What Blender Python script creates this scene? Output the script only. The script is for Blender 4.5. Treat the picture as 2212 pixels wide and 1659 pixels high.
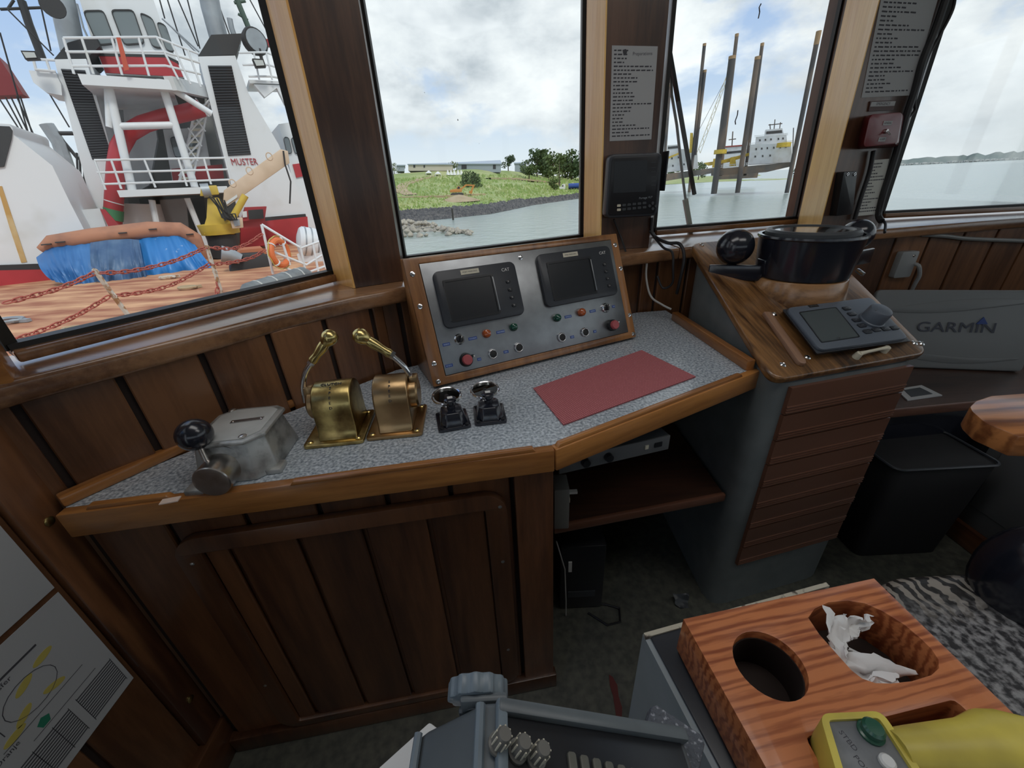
import bpy, bmesh, math, random
from mathutils import Vector as V, Matrix, noise
from mathutils.geometry import tessellate_polygon
for o in list(bpy.data.objects): bpy.data.objects.remove(o)
S = bpy.context.scene; COL = S.collection
random.seed(11); R = math.radians
# ------------------------------------------------------------------ camera
F, CX, CY = 850., 1106., 829.5
PITCH, ROLL, CAMH = R(26.95), R(3.05), 1.45
FW = V((0, math.cos(PITCH), -math.sin(PITCH))); _u = V((0, math.sin(PITCH), math.cos(PITCH))); _r = V((1, 0, 0))
IR = _r*math.cos(ROLL) - _u*math.sin(ROLL); IU = _u*math.cos(ROLL) + _r*math.sin(ROLL)
EYE = V((0, 0, CAMH))
cd = bpy.data.cameras.new('camera'); cam = bpy.data.objects.new('camera', cd); COL.objects.link(cam)
cd.sensor_fit = 'HORIZONTAL'; cd.sensor_width = 36; cd.lens = 36*F/2212; cd.clip_start = .01; cd.clip_end = 6000
cam.matrix_world = Matrix(((IR.x, IU.x, -FW.x, 0), (IR.y, IU.y, -FW.y, 0), (IR.z, IU.z, -FW.z, CAMH), (0, 0, 0, 1)))
S.camera = cam
# ------------------------------------------------------------------ world: broken cloud over blue
W = bpy.data.worlds.new('world'); S.world = W; W.use_nodes = True
nt = W.node_tree; nt.nodes.clear()
def wn(t, **k):
    n = nt.nodes.new(t)
    for a, b in k.items(): setattr(n, a, b)
    return n
def wl(a, b): nt.links.new(a, b)
def wmath(op, a, b=None):
    n = wn('ShaderNodeMath', operation=op)
    for i, x in enumerate((a, b)):
        if x is None: continue
        if isinstance(x, (int, float)): n.inputs[i].default_value = x
        else: wl(x, n.inputs[i])
    return n.outputs[0]
tc = wn('ShaderNodeTexCoord'); sx = wn('ShaderNodeSeparateXYZ'); wl(tc.outputs['Generated'], sx.inputs[0])
mp = wn('ShaderNodeMapping'); mp.inputs['Location'].default_value = (7.3, 2.1, 1.0); mp.inputs['Scale'].default_value = (1, 1, 1.9); wl(tc.outputs['Generated'], mp.inputs[0])
n1 = wn('ShaderNodeTexNoise'); n1.inputs['Scale'].default_value = 2.3; n1.inputs['Detail'].default_value = 9; n1.inputs['Roughness'].default_value = .56; n1.inputs['Distortion'].default_value = .2
wl(mp.outputs[0], n1.inputs['Vector'])
n2 = wn('ShaderNodeTexNoise'); n2.inputs['Scale'].default_value = 4.2; n2.inputs['Detail'].default_value = 8; n2.inputs['Roughness'].default_value = .58; wl(mp.outputs[0], n2.inputs['Vector'])
cov = wn('ShaderNodeValToRGB'); cov.color_ramp.elements[0].position = .40; cov.color_ramp.elements[1].position = .475
wl(n1.outputs[0], cov.inputs[0])
shade = wn('ShaderNodeValToRGB'); e = shade.color_ramp.elements
e[0].position = .36; e[0].color = (.80, .82, .84, 1); e[1].position = .64; e[1].color = (.40, .44, .49, 1)
m_ = shade.color_ramp.elements.new(.50); m_.color = (.63, .66, .70, 1)
wl(n2.outputs[0], shade.inputs[0])
blue = wn('ShaderNodeValToRGB'); e = blue.color_ramp.elements
e[0].position = 0; e[0].color = (.58, .66, .73, 1); e[1].position = .45; e[1].color = (.12, .27, .62, 1); wl(sx.outputs[2], blue.inputs[0])
mx = wn('ShaderNodeMix', data_type='RGBA'); wl(cov.outputs[0], mx.inputs[0]); wl(blue.outputs[0], mx.inputs[6]); wl(shade.outputs[0], mx.inputs[7])
hz = wn('ShaderNodeValToRGB'); e = hz.color_ramp.elements; e[0].position = 0; e[0].color = (.8,)*3+(1,); e[1].position = .15; e[1].color = (0, 0, 0, 1); wl(sx.outputs[2], hz.inputs[0])
mx2 = wn('ShaderNodeMix', data_type='RGBA'); wl(hz.outputs[0], mx2.inputs[0]); wl(mx.outputs[2], mx2.inputs[6]); mx2.inputs[7].default_value = (.64, .67, .70, 1)
bg = wn('ShaderNodeBackground'); bg.inputs['Strength'].default_value = 1.0; wl(mx2.outputs[2], bg.inputs[0])
wo = wn('ShaderNodeOutputWorld'); wl(bg.outputs[0], wo.inputs[0])
# ------------------------------------------------------------------ veiled sun, exposure
sd = bpy.data.lights.new('sun', 'SUN'); sun = bpy.data.objects.new('sun', sd); COL.objects.link(sun)
sd.energy = 1.1; sd.angle = R(12); sd.color = (1, .96, .9); sun.rotation_euler = (R(42), 0, R(38))
S.view_settings.view_transform = 'Standard'; S.view_settings.look = 'None'; S.view_settings.exposure = 0.42
S.view_settings.gamma = 1; S.view_settings.use_curve_mapping = False
# ------------------------------------------------------------------ pixel -> place
def ray(u, v): return FW + IR*((u-CX)/F) + IU*((CY-v)/F)
def pz(u, v, z): d = ray(u, v); return EYE + d*((z-CAMH)/d.z)
def px_(u, v, x): d = ray(u, v); return EYE + d*(x/d.x)
def pr(u, v, r): d = ray(u, v); return EYE + d*(r/math.hypot(d.x, d.y))      # at horizontal range r
def pj(p): q = V(p)-EYE; k = q.dot(FW); return CX+F*q.dot(IR)/k, CY-F*q.dot(IU)/k
def hitp(u, v, o, n): d = ray(u, v); return EYE + d*((V(o)-EYE).dot(n)/d.dot(n))
def hit(u, v, M):                                     # local x, y on the z=0 plane of frame M
    p = hitp(u, v, M.translation, M.to_3x3().col[2]); q = M.inverted() @ p; return q.x, q.y
def zfor(b, v):                                       # height of the vertical through b seen at row v
    lo, hi = -3, 1.45+1.2*math.hypot(b[0], b[1])
    for _ in range(50):
        m = (lo+hi)/2
        if pj((b[0], b[1], m))[1] > v: lo = m
        else: hi = m
    return lo
def frame(o, x, y):                                   # orthonormal frame from origin, x axis, y hint
    x = V(x).normalized(); z = x.cross(V(y)).normalized(); y = z.cross(x)
    return Matrix(((x.x, y.x, z.x, o[0]), (x.y, y.y, z.y, o[1]), (x.z, y.z, z.z, o[2]), (0, 0, 0, 1)))
def upright(o, a=0): return Matrix.Translation(V(o)) @ Matrix.Rotation(a, 4, 'Z')
T = Matrix.Translation
def RX(a): return Matrix.Rotation(R(a), 4, 'X')
def RY(a): return Matrix.Rotation(R(a), 4, 'Y')
def RZ(a): return Matrix.Rotation(R(a), 4, 'Z')
I4 = Matrix.Identity(4)
# ------------------------------------------------------------------ mesh builder
def rrect(w, h, r, n=5, cx=0, cy=0):
    p = []
    for sx_, sy_, a0 in ((1, 1, 0), (-1, 1, 90), (-1, -1, 180), (1, -1, 270)):
        for i in range(n+1):
            a = R(a0+90*i/n); p.append((cx+sx_*(w/2-r)+r*math.cos(a), cy+sy_*(h/2-r)+r*math.sin(a)))
    return p
def ell(a, b, n=24, cx=0, cy=0, rot=0):
    return [(cx+a*math.cos(t)*math.cos(rot)-b*math.sin(t)*math.sin(rot), cy+a*math.cos(t)*math.sin(rot)+b*math.sin(t)*math.cos(rot)) for t in [2*math.pi*i/n for i in range(n)]]
WM = {}
class MB:
    def __init__(s): s.v = []; s.f = []
    def add(s, vs, fs, M=None):
        k = len(s.v); s.v += [tuple(M @ V(p)) if M else tuple(p) for p in vs]; s.f += [tuple(i+k for i in f) for f in fs]; return s
    def box(s, c, d, M=None):
        x, y, z = c; a, b, h = d[0]/2, d[1]/2, d[2]/2
        return s.add([(x+i*a, y+j*b, z+k*h) for i, j, k in ((-1,-1,-1),(1,-1,-1),(1,1,-1),(-1,1,-1),(-1,-1,1),(1,-1,1),(1,1,1),(-1,1,1))],
                     [(3,2,1,0),(4,5,6,7),(0,1,5,4),(1,2,6,5),(2,3,7,6),(3,0,4,7)], M)
    def prism(s, poly, z0, z1, M=None, top=None):
        n = len(poly); top = top or poly
        return s.add([(x, y, z0) for x, y in poly]+[(x, y, z1) for x, y in top], [tuple(range(n-1, -1, -1)), tuple(range(n, 2*n))]+[(i, (i+1) % n, n+(i+1) % n, n+i) for i in range(n)], M)
    def holed(s, outer, holes, z0, z1, M=None):
        loops = [outer]+holes; vs = [p for l in loops for p in l]; n = len(vs)
        tri = tessellate_polygon([[V((x, y, 0)) for x, y in l] for l in loops])
        fs = [tuple(t) for t in tri]+[tuple(i+n for i in t) for t in tri]; k = 0
        for l in loops:
            m = len(l)
            fs += [(k+i, k+(i+1) % m, n+k+(i+1) % m, n+k+i) for i in range(m)]; k += m
        return s.add([(x, y, z0) for x, y in vs]+[(x, y, z1) for x, y in vs], fs, M)
    def loft(s, rings, M=None, caps=True, close=True):
        n = len(rings[0]); vs = [p for r_ in rings for p in r_]; fs = []
        for j in range(len(rings)-1):
            for i in range(n if close else n-1): fs.append((j*n+i, j*n+(i+1) % n, (j+1)*n+(i+1) % n, (j+1)*n+i))
        if caps: fs += [tuple(range(n-1, -1, -1)), tuple(range((len(rings)-1)*n, len(rings)*n))]
        return s.add(vs, fs, M)
    def lathe(s, prof, n=24, M=None):
        rings = [[(max(r_, 1e-5)*math.cos(2*math.pi*i/n), max(r_, 1e-5)*math.sin(2*math.pi*i/n), z) for i in range(n)] for r_, z in prof]
        return s.loft(rings, M)
    def ball(s, c, r, n=20, M=None, k=(1, 1, 1)):
        m = n//2; return s.lathe([(r*math.sin(math.pi*i/m), -r*math.cos(math.pi*i/m)) for i in range(m+1)], n, (M or I4) @ T(V(c)) @ Matrix.Diagonal((*k, 1)))
    def tube(s, pts, r, n=8, M=None, closed=False):
        pts = [V(p) for p in pts]; m = len(pts); rs = r if isinstance(r, (list, tuple)) else [r]*m; rings = []
        prev = None
        for i, p in enumerate(pts):
            if closed: t = pts[(i+1) % m]-pts[i-1]
            else: t = pts[min(i+1, m-1)]-pts[max(i-1, 0)]
            t.normalize()
            if prev is None: a = t.orthogonal().normalized()
            else: a = (prev - t*prev.dot(t)).normalized()
            prev = a; b = t.cross(a)
            rings.append([tuple(p+(a*math.cos(2*math.pi*k/n)+b*math.sin(2*math.pi*k/n))*rs[i]) for k in range(n)])
        if closed: rings.append(rings[0])
        return s.loft(rings, M, caps=not closed)
    def bar(s, a, b, w, h=None, M=None, up=(0, 0, 1)):
        a, b = V(a), V(b); h = h or w; d = b-a
        if abs(d.normalized().dot(V(up))) > .98: up = (0, 1, 0)
        Fm = frame((a+b)/2, d, V(up)); return s.box((0, 0, 0), (d.length, h, w), (M or I4) @ Fm)
    def grid(s, fn, nu, nv, M=None):
        vs = [fn(i/nu, j/nv) for j in range(nv+1) for i in range(nu+1)]
        return s.add(vs, [(j*(nu+1)+i, j*(nu+1)+i+1, (j+1)*(nu+1)+i+1, (j+1)*(nu+1)+i) for j in range(nv) for i in range(nu)], M)
    def quad(s, pts, M=None): return s.add(pts, [tuple(range(len(pts)))], M)
    def build(s, name, mat, parent=None, M=None, bevel=0, seg=2, smooth=35, fix=True):
        me = bpy.data.meshes.new(name); bm = bmesh.new()
        vs = [bm.verts.new(p) for p in s.v]
        for f in s.f:
            if len(set(f)) > 2:
                try: bm.faces.new([vs[i] for i in f])
                except ValueError: pass
        bmesh.ops.remove_doubles(bm, verts=bm.verts, dist=1e-6)
        if fix: bmesh.ops.recalc_face_normals(bm, faces=bm.faces)
        if bevel:
            ed = [e_ for e_ in bm.edges if len(e_.link_faces) == 2 and e_.calc_face_angle(0) > R(28)]
            bmesh.ops.bevel(bm, geom=ed, offset=bevel, segments=seg, profile=.5, affect='EDGES', clamp_overlap=True)
        bm.to_mesh(me); bm.free()
        if smooth: me.shade_smooth(); me.set_sharp_from_angle(angle=R(smooth))
        return place(name, me, mat, parent, M)
def place(name, me, mat, parent=None, M=None):
    o = bpy.data.objects.new(name, me); COL.objects.link(o)
    if mat and not me.materials: me.materials.append(mat)
    o.matrix_basis = M or I4; WM[o.name] = (M or I4).copy()
    if parent: o.parent = parent; o.matrix_parent_inverse = WM[parent.name].inverted()
    return o
def tag(o, label=None, cat=None, group=None, kind=None):
    for k, x in (('label', label), ('category', cat), ('group', group), ('kind', kind)):
        if x: o[k] = x
    return o
def thing(name, label, cat, M=None, group=None, kind=None):
    if isinstance(M, (tuple, V)): M = T(V(M))
    o = bpy.data.objects.new(name, None); COL.objects.link(o); o.empty_display_size = .05
    o.matrix_basis = M or I4; WM[o.name] = (M or I4).copy(); return tag(o, label, cat, group, kind)
def dup(root, M, label=None, cat=None):
    r_ = root.copy(); COL.objects.link(r_); r_.matrix_basis = M; WM[r_.name] = M.copy()
    if label: r_['label'] = label
    def rec(a, b):
        for ch in [o for o in bpy.data.objects if o.parent == a]:
            c = ch.copy(); COL.objects.link(c); c.parent = b; rec(ch, c)
    rec(root, r_); return r_
def text(name, body, size, mat, parent, M, depth=.0004, align='CENTER', sx_=1.0):
    cu = bpy.data.curves.new(name, 'FONT'); cu.body = body; cu.size = size; cu.extrude = depth; cu.align_x = align; cu.align_y = 'CENTER'; cu.resolution_u = 3
    t = bpy.data.objects.new(name+'_tmp', cu); me = bpy.data.meshes.new_from_object(t); bpy.data.objects.remove(t); bpy.data.curves.remove(cu)
    if sx_ != 1: me.transform(Matrix.Diagonal((sx_, 1, 1, 1)))
    return place(name, me, mat, parent, M)
# ------------------------------------------------------------------ materials
def mat(name, col, rough=.5, metal=0, spec=.5, coat=0, emit=None, noise_=None, bump=None, alpha=1, trans=0):
    """noise_=(scale, colour2, lo, hi, detail[, stretch]) mixes a second colour; bump=(scale, strength)"""
    m = bpy.data.materials.new(name); m.use_nodes = True; N = m.node_tree.nodes; Lk = m.node_tree.links; b = N['Principled BSDF']
    b.inputs['Base Color'].default_value = (*col, 1); b.inputs['Roughness'].default_value = rough; b.inputs['Metallic'].default_value = metal
    b.inputs['Specular IOR Level'].default_value = spec; b.inputs['Coat Weight'].default_value = coat; b.inputs['Coat Roughness'].default_value = .12
    b.inputs['Alpha'].default_value = alpha; b.inputs['Transmission Weight'].default_value = trans
    if emit: b.inputs['Emission Color'].default_value = (*emit[:3], 1); b.inputs['Emission Strength'].default_value = emit[3]
    tcn = N.new('ShaderNodeTexCoord')
    if noise_:
        oi = N.new('ShaderNodeObjectInfo'); add = N.new('ShaderNodeVectorMath'); add.operation = 'MULTIPLY_ADD'
        Lk.new(oi.outputs['Random'], add.inputs[0]); add.inputs[1].default_value = (7.1, 5.3, 3.7); Lk.new(tcn.outputs['Object'], add.inputs[2])
        mp_ = N.new('ShaderNodeMapping'); Lk.new(add.outputs[0], mp_.inputs[0])
        if len(noise_) > 5: mp_.inputs['Scale'].default_value = noise_[5]
        nz = N.new('ShaderNodeTexNoise'); nz.inputs['Scale'].default_value = noise_[0]; nz.inputs['Detail'].default_value = noise_[4]; Lk.new(mp_.outputs[0], nz.inputs['Vector'])
        rp = N.new('ShaderNodeValToRGB'); rp.color_ramp.elements[0].position = noise_[2]; rp.color_ramp.elements[1].position = noise_[3]
        rp.color_ramp.elements[0].color = (*col, 1); rp.color_ramp.elements[1].color = (*noise_[1], 1)
        Lk.new(nz.outputs[0], rp.inputs[0]); Lk.new(rp.outputs[0], b.inputs['Base Color'])
    if bump:
        nb = N.new('ShaderNodeTexNoise'); nb.inputs['Scale'].default_value = bump[0]; nb.inputs['Detail'].default_value = 4; Lk.new(tcn.outputs['Object'], nb.inputs['Vector'])
        bp = N.new('ShaderNodeBump'); bp.inputs['Strength'].default_value = bump[1]; bp.inputs['Distance'].default_value = bump[2] if len(bump) > 2 else .002; Lk.new(nb.outputs[0], bp.inputs['Height']); Lk.new(bp.outputs[0], b.inputs['Normal'])
    return m
def wood(name, dark, light, grain='X', scale=9, rough=.35, coat=.4, ring=0, tint=.25, rot=(0, 0, 0)):
    """varnished timber: fine streaks along one object axis, optional cathedral rings"""
    m = bpy.data.materials.new(name); m.use_nodes = True; N = m.node_tree.nodes; Lk = m.node_tree.links; b = N['Principled BSDF']
    b.inputs['Roughness'].default_value = rough; b.inputs['Coat Weight'].default_value = coat; b.inputs['Coat Roughness'].default_value = .15
    tcn = N.new('ShaderNodeTexCoord'); oi = N.new('ShaderNodeObjectInfo'); add = N.new('ShaderNodeVectorMath'); add.operation = 'MULTIPLY_ADD'
    Lk.new(oi.outputs['Random'], add.inputs[0]); add.inputs[1].default_value = (3.1, 2.3, 4.7); Lk.new(tcn.outputs['Object'], add.inputs[2])
    mp_ = N.new('ShaderNodeMapping'); Lk.new(add.outputs[0], mp_.inputs[0]); st = .09
    mp_.inputs['Scale'].default_value = {'X': (st, 1, 1), 'Y': (1, st, 1), 'Z': (1, 1, st)}[grain]; mp_.inputs['Rotation'].default_value = [R(a) for a in rot]
    nz = N.new('ShaderNodeTexNoise'); nz.inputs['Scale'].default_value = scale*9; nz.inputs['Detail'].default_value = 5; nz.inputs['Roughness'].default_value = .65; Lk.new(mp_.outputs[0], nz.inputs['Vector'])
    big = N.new('ShaderNodeTexNoise'); big.inputs['Scale'].default_value = scale*.9; big.inputs['Detail'].default_value = 2; Lk.new(mp_.outputs[0], big.inputs['Vector'])
    mixf = N.new('ShaderNodeMath'); mixf.operation = 'MULTIPLY_ADD'; Lk.new(big.outputs[0], mixf.inputs[0]); mixf.inputs[1].default_value = .7; 
    sub = N.new('ShaderNodeMath'); sub.operation = 'MULTIPLY'; Lk.new(nz.outputs[0], sub.inputs[0]); sub.inputs[1].default_value = .45; Lk.new(sub.outputs[0], mixf.inputs[2])
    fac = mixf.outputs[0]
    if ring:
        wv = N.new('ShaderNodeTexWave'); wv.wave_type = 'BANDS'; wv.bands_direction = {'X': 'Y', 'Y': 'X', 'Z': 'X'}[grain]; wv.inputs['Scale'].default_value = ring; wv.inputs['Distortion'].default_value = 9; wv.inputs['Detail'].default_value = 4; wv.inputs['Detail Scale'].default_value = 1.6; wv.inputs['Detail Roughness'].default_value = .6
        Lk.new(mp_.outputs[0], wv.inputs['Vector']); mm = N.new('ShaderNodeMath'); mm.operation = 'MULTIPLY_ADD'; Lk.new(wv.outputs[0], mm.inputs[0]); mm.inputs[1].default_value = .26; 
        m2 = N.new('ShaderNodeMath'); m2.operation = 'MULTIPLY'; Lk.new(fac, m2.inputs[0]); m2.inputs[1].default_value = .78; Lk.new(m2.outputs[0], mm.inputs[2]); fac = mm.outputs[0]
    rp = N.new('ShaderNodeValToRGB'); rp.color_ramp.elements[0].position = .44; rp.color_ramp.elements[1].position = .68
    rp.color_ramp.elements[0].color = (*dark, 1); rp.color_ramp.elements[1].color = (*light, 1); Lk.new(fac, rp.inputs[0])
    hsv = N.new('ShaderNodeHueSaturation'); Lk.new(rp.outputs[0], hsv.inputs['Color']); mr = N.new('ShaderNodeMapRange'); Lk.new(oi.outputs['Random'], mr.inputs[0]); mr.inputs[3].default_value = 1-tint; mr.inputs[4].default_value = 1+tint; Lk.new(mr.outputs[0], hsv.inputs['Value'])
    Lk.new(hsv.outputs[0], b.inputs['Base Color'])
    bp = N.new('ShaderNodeBump'); bp.inputs['Strength'].default_value = .05; bp.inputs['Distance'].default_value = .001; Lk.new(fac, bp.inputs['Height']); Lk.new(bp.outputs[0], b.inputs['Normal'])
    return m
def glassmat(name, tint=(.97, .99, .98), refl=.025):
    m = bpy.data.materials.new(name); m.use_nodes = True; N = m.node_tree.nodes; Lk = m.node_tree.links; N.remove(N['Principled BSDF'])
    t = N.new('ShaderNodeBsdfTransparent'); t.inputs[0].default_value = (*tint, 1); g = N.new('ShaderNodeBsdfGlossy'); g.inputs['Roughness'].default_value = .02
    fr = N.new('ShaderNodeFresnel'); fr.inputs[0].default_value = 1.33; mu = N.new('ShaderNodeMath'); mu.operation = 'MULTIPLY'; Lk.new(fr.outputs[0], mu.inputs[0]); mu.inputs[1].default_value = refl/.05
    mi = N.new('ShaderNodeMixShader'); Lk.new(mu.outputs[0], mi.inputs[0]); Lk.new(t.outputs[0], mi.inputs[1]); Lk.new(g.outputs[0], mi.inputs[2]); Lk.new(mi.outputs[0], N['Material Output'].inputs[0]); return m
M_plank = wood('dark_plank', (.075, .030, .013), (.20, .090, .040), 'Y', 5, .33, .35)
M_cab = wood('cabinet_plank', (.050, .018, .008), (.150, .060, .024), 'Y', 5, .4, .3)
M_trim = wood('trim_wood', (.22, .080, .022), (.52, .225, .062), 'X', 6, .32, .4, tint=.1)
M_sill = wood('sill_wood', (.11, .050, .024), (.30, .155, .075), 'X', 6, .26, .6, tint=.08)
M_post = wood('post_wood', (.045, .020, .012), (.13, .062, .034), 'Z', 6, .4, .3, tint=.05)
M_blond = wood('blond_wood', (.74, .38, .10), (.98, .62, .21), 'Z', 6, .45, .2, tint=.05)
M_oak = wood('oak', (.035, .014, .005), (.34, .165, .058), 'Y', 9, .3, .5, tint=.05)
M_oakx = wood('oak_across', (.10, .045, .02), (.36, .185, .075), 'X', 8, .3, .5, tint=.05)
M_redoak = wood('red_oak', (.30, .075, .026), (.62, .215, .080), 'X', 6, .38, .3, ring=24, tint=.04)
M_pframe = wood('panel_frame_wood', (.16, .065, .022), (.36, .16, .055), 'Y', 6, .35, .4, tint=.05)
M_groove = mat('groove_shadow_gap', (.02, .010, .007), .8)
M_lam = mat('speckled_laminate', (.20, .24, .28), .24, spec=.8, noise_=(150, (.62, .68, .74), .34, .68, 3))
M_grey = mat('grey_paint', (.13, .147, .152), .33, noise_=(14, (.17, .19, .195), .3, .7, 4), bump=(180, .12))
M_face = mat('slat_stain', (.13, .055, .032), .4, coat=.25, noise_=(9, (.15, .062, .036), .35, .65, 4, (.15, 1, 1)))
M_floor = mat('floor_paint', (.055, .058, .050), .45, noise_=(42, (.11, .11, .088), .35, .7, 8), bump=(60, .2))
M_steel = mat('brushed_steel', (.36, .375, .39), .38, 1, noise_=(22, (.28, .29, .30), .3, .7, 5))
M_chrome = mat('chrome', (.75, .76, .78), .14, 1)
M_worn = mat('worn_chrome', (.42, .38, .34), .28, 1, noise_=(20, (.60, .60, .60), .35, .6, 5))
M_brass = mat('old_brass', (.56, .43, .17), .30, 1, noise_=(26, (.22, .15, .06), .44, .70, 9), bump=(150, .08))
M_brass2 = mat('bright_brass', (.66, .53, .22), .25, 1, noise_=(16, (.42, .30, .12), .45, .75, 6))
M_bronze = mat('bronze', (.46, .31, .16), .33, 1, noise_=(13, (.30, .20, .10), .42, .75, 6), bump=(150, .08))
M_pewter = mat('cast_aluminium', (.46, .47, .46), .42, .55, noise_=(28, (.17, .175, .17), .46, .72, 9), bump=(120, .12))
M_black = mat('black_plastic', (.014, .015, .018), .32)
M_satin = mat('satin_black', (.012, .014, .022), .22, coat=.5)
M_char = mat('charcoal_plastic', (.045, .050, .056), .42, bump=(900, .05))
M_slate = mat('slate_plastic', (.10, .12, .15), .4, bump=(900, .05))
M_bezel = mat('bezel_plastic', (.030, .034, .042), .36)
M_screen = mat('dark_screen', (.010, .012, .016), .3)
M_lcd = mat('lcd_grey', (.075, .09, .095), .12)
M_white = mat('white_plastic', (.72, .72, .70), .45)
M_ivory = mat('ivory_plastic', (.62, .58, .46), .4)
M_paper = mat('paper', (.42, .43, .44), .8)
M_paperold = mat('aged_paper', (.55, .55, .50), .8, noise_=(6, (.62, .63, .60), .3, .7, 3))
M_ink = mat('print_ink', (.06, .06, .07), .8)
M_blueink = mat('blue_label', (.03, .07, .28), .4)
M_red = mat('red_button', (.42, .085, .095), .4)
M_green = mat('green_lens', (.008, .07, .045), .12, coat=.8)
M_amber = mat('amber_lens', (.38, .085, .022), .12, coat=.8)
M_rubber = mat('black_rubber', (.012, .012, .012), .6)
M_cable = mat('black_cable', (.018, .018, .02), .5)
M_wcable = mat('white_cable', (.45, .45, .43), .5)
M_glass = glassmat('pane_glass')
M_yel = mat('yellow_plastic', (.75, .62, .10), .42, noise_=(9, (.50, .40, .08), .4, .7, 6))
M_gasket = mat('window_gasket', (.012, .011, .010), .5)
# ================================================================== ROOM SHELL
HC = .95; ZS = 1.2; ZG = 1.225; ZT = 2.45
def wallframe(a, b): return frame((a[0], a[1], 0), (b[0]-a[0], b[1]-a[1], 0), (0, 0, 1))
_pl = {}
def plank(w, h, M, parent, m, t=.012, nm='plank'):
    k = (round(w, 3), round(h, 3), t, m.name)
    if k not in _pl:
        o = MB().box((w/2, h/2, t/2), (w, h, t)).build(nm, m, parent, M, bevel=.0025, seg=1); _pl[k] = o.data; return o
    return place(nm, _pl[k], m, parent, M)
def plank_wall(name, label, a, b, z0, z1, pitch, off, m=None, thick=.05):
    Mw = wallframe(a, b); Ln = (V(b)-V(a)).length
    w = MB().box((Ln/2, (z0+z1)/2, -thick/2-.004), (Ln, z1-z0, thick)).build(name, M_groove, None, Mw); tag(w, label, None, None, 'structure')
    x = off-pitch
    while x < Ln:
        x0 = max(x+.0065, 0); x1 = min(x+pitch-.0065, Ln)
        if x1-x0 > .02: plank(x1-x0, z1-z0, Mw @ T((x0, z0, -.006)), w, m or M_plank)
        x += pitch
    return w, Mw
W0, W1, W2, W3, W4, W5, W6 = V((-.9, .575)), V((-.925, .5465)), V((-.37, 1.14)), V((.56, 1.60)), V((1.55, 1.83)), V((3.3, 2.0)), V((4.4, 1.3))
tag(MB().box((1.75, -.3, -.02), (5.6, 4.8, .04)).build('floor', M_floor), 'dark grey-green painted floor with pale flecks', None, None, 'structure')
tag(MB().box((1.75, -.3, 2.62), (5.8, 5.4, .06)).build('ceiling', mat('ceiling_paint', (.80, .79, .76), .6)), 'pale ceiling over the wheelhouse', None, None, 'structure')
wl_, Ml = plank_wall('wall_left', 'dark panelled side wall carrying the two charts', (-.9, -.35), (-.9, .60), 0, 1.17, .137, .06)
plank_wall('wall_left_rear', 'dark panelled side wall behind the side door', (-.9, -2.6), (-.9, -1.45), 0, 1.17, .137, .06)
plank_wall('wall_front_left', 'dark planked wall below the window facing the red and white ship', W1, W2, .0, 1.158, .137, .09)
plank_wall('wall_front', 'dark planked wall behind the engine panel', W2, W3, .0, 1.158, .137, .05)
plank_wall('wall_front_right', 'dark planked wall behind the compass pedestal', W3, W4, .0, 1.158, .137, .05)
plank_wall('wall_right', 'dark planked wall above the grey display cover', W4, W5, .0, 1.158, .175, .05)
plank_wall('wall_far_right', 'planked wall right of the view', W5, W6, .0, 1.158, .137, .05)
# openings to the sides and behind: low wall, header, corner studs; panes in the openings
def band(name, label, a, b, zs, m):
    Mw = wallframe(a, b); Ln = (V(b)-V(a)).length; mb = MB()
    for z0, z1 in zs: mb.box((Ln/2, (z0+z1)/2, -.03), (Ln, z1-z0, .06))
    n = max(1, round(Ln/1.3))
    for i in range(n+1): mb.box((Ln*i/n, 1.8, -.03), (.09, 1.3, .058))
    return tag(mb.build(name, m, None, Mw), label, None, None, 'structure')
band('wall_left_upper', 'window band above the left side wall', (-.9, -2.6), (-.9, -1.45), [(1.17, 1.21), (2.4, 2.6)], M_post)
band('wall_back', 'back wall with windows behind the viewer', (4.4, -2.6), (-.9, -2.6), [(0, 1.35), (2.0, 2.6)], M_post)
band('wall_right_side', 'right side wall with windows beyond the view', (4.4, 1.3), (4.4, -2.6), [(0, 1.1), (2.4, 2.6)], M_post)
band('wall_far_right_upper', 'window band right of the view', W5, W6, [(1.158, 1.2), (2.4, 2.6)], M_post)
for i, (a, b) in enumerate((((-.9, -2.6), (-.9, -1.45)), ((4.4, -2.6), (-.9, -2.6)), ((4.4, 1.3), (4.4, -2.6)), (W5, W6))):
    Mw = wallframe(a, b); Ln = (V(b)-V(a)).length
    tag(MB().box((Ln/2, 1.8, -.03), (Ln, 1.3, .005)).build('window_%d' % (i+5), M_glass, None, Mw), 'pane outside the view', None, None, 'structure')
band('wall_left_front_upper', 'window band above the charts', (-.9, -.35), (-.9, .45), [(1.17, 1.21), (2.4, 2.6)], M_post)
tag(MB().box((0, .40, 1.8), (.006, .80, 1.3)).build('window_9', M_glass, None, T((-.93, -.35, 0))), 'pane above the charts', None, None, 'structure')
# side door standing open to the deck, behind the viewer
dr_ = thing('door_1', 'side door standing open to the deck behind the viewer', None, T((-.93, -.40, 0)), kind='structure')
MB().box((-.55, -.02, 1.05), (1.08, .045, 2.05)).build('leaf', M_post, dr_, T((-.93, -.40, 0)), bevel=.005); MB().box((-.55, .006, 1.55), (.6, .008, .6)).build('light', M_glass, dr_, T((-.93, -.40, 0)))
MB().tube([(-1.0, -.06, 1.0), (-1.0, -.10, 1.0), (-.9, -.10, 1.0)], .01, 8).build('door_handle', M_brass, dr_, T((-.93, -.40, 0)))
tag(MB().box((-.93, -.9, 2.33), (.07, 1.14, .5)).build('trim_10', M_post), 'lintel over the side door', None, None, 'structure')
tag(MB().box((-1.9, -.9, -.06), (2.0, 3.6, .06)).build('side_deck', mat('deck_paint', (.30, .32, .30), .7)), 'painted side deck outside the door', None, None, 'structure')
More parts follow.
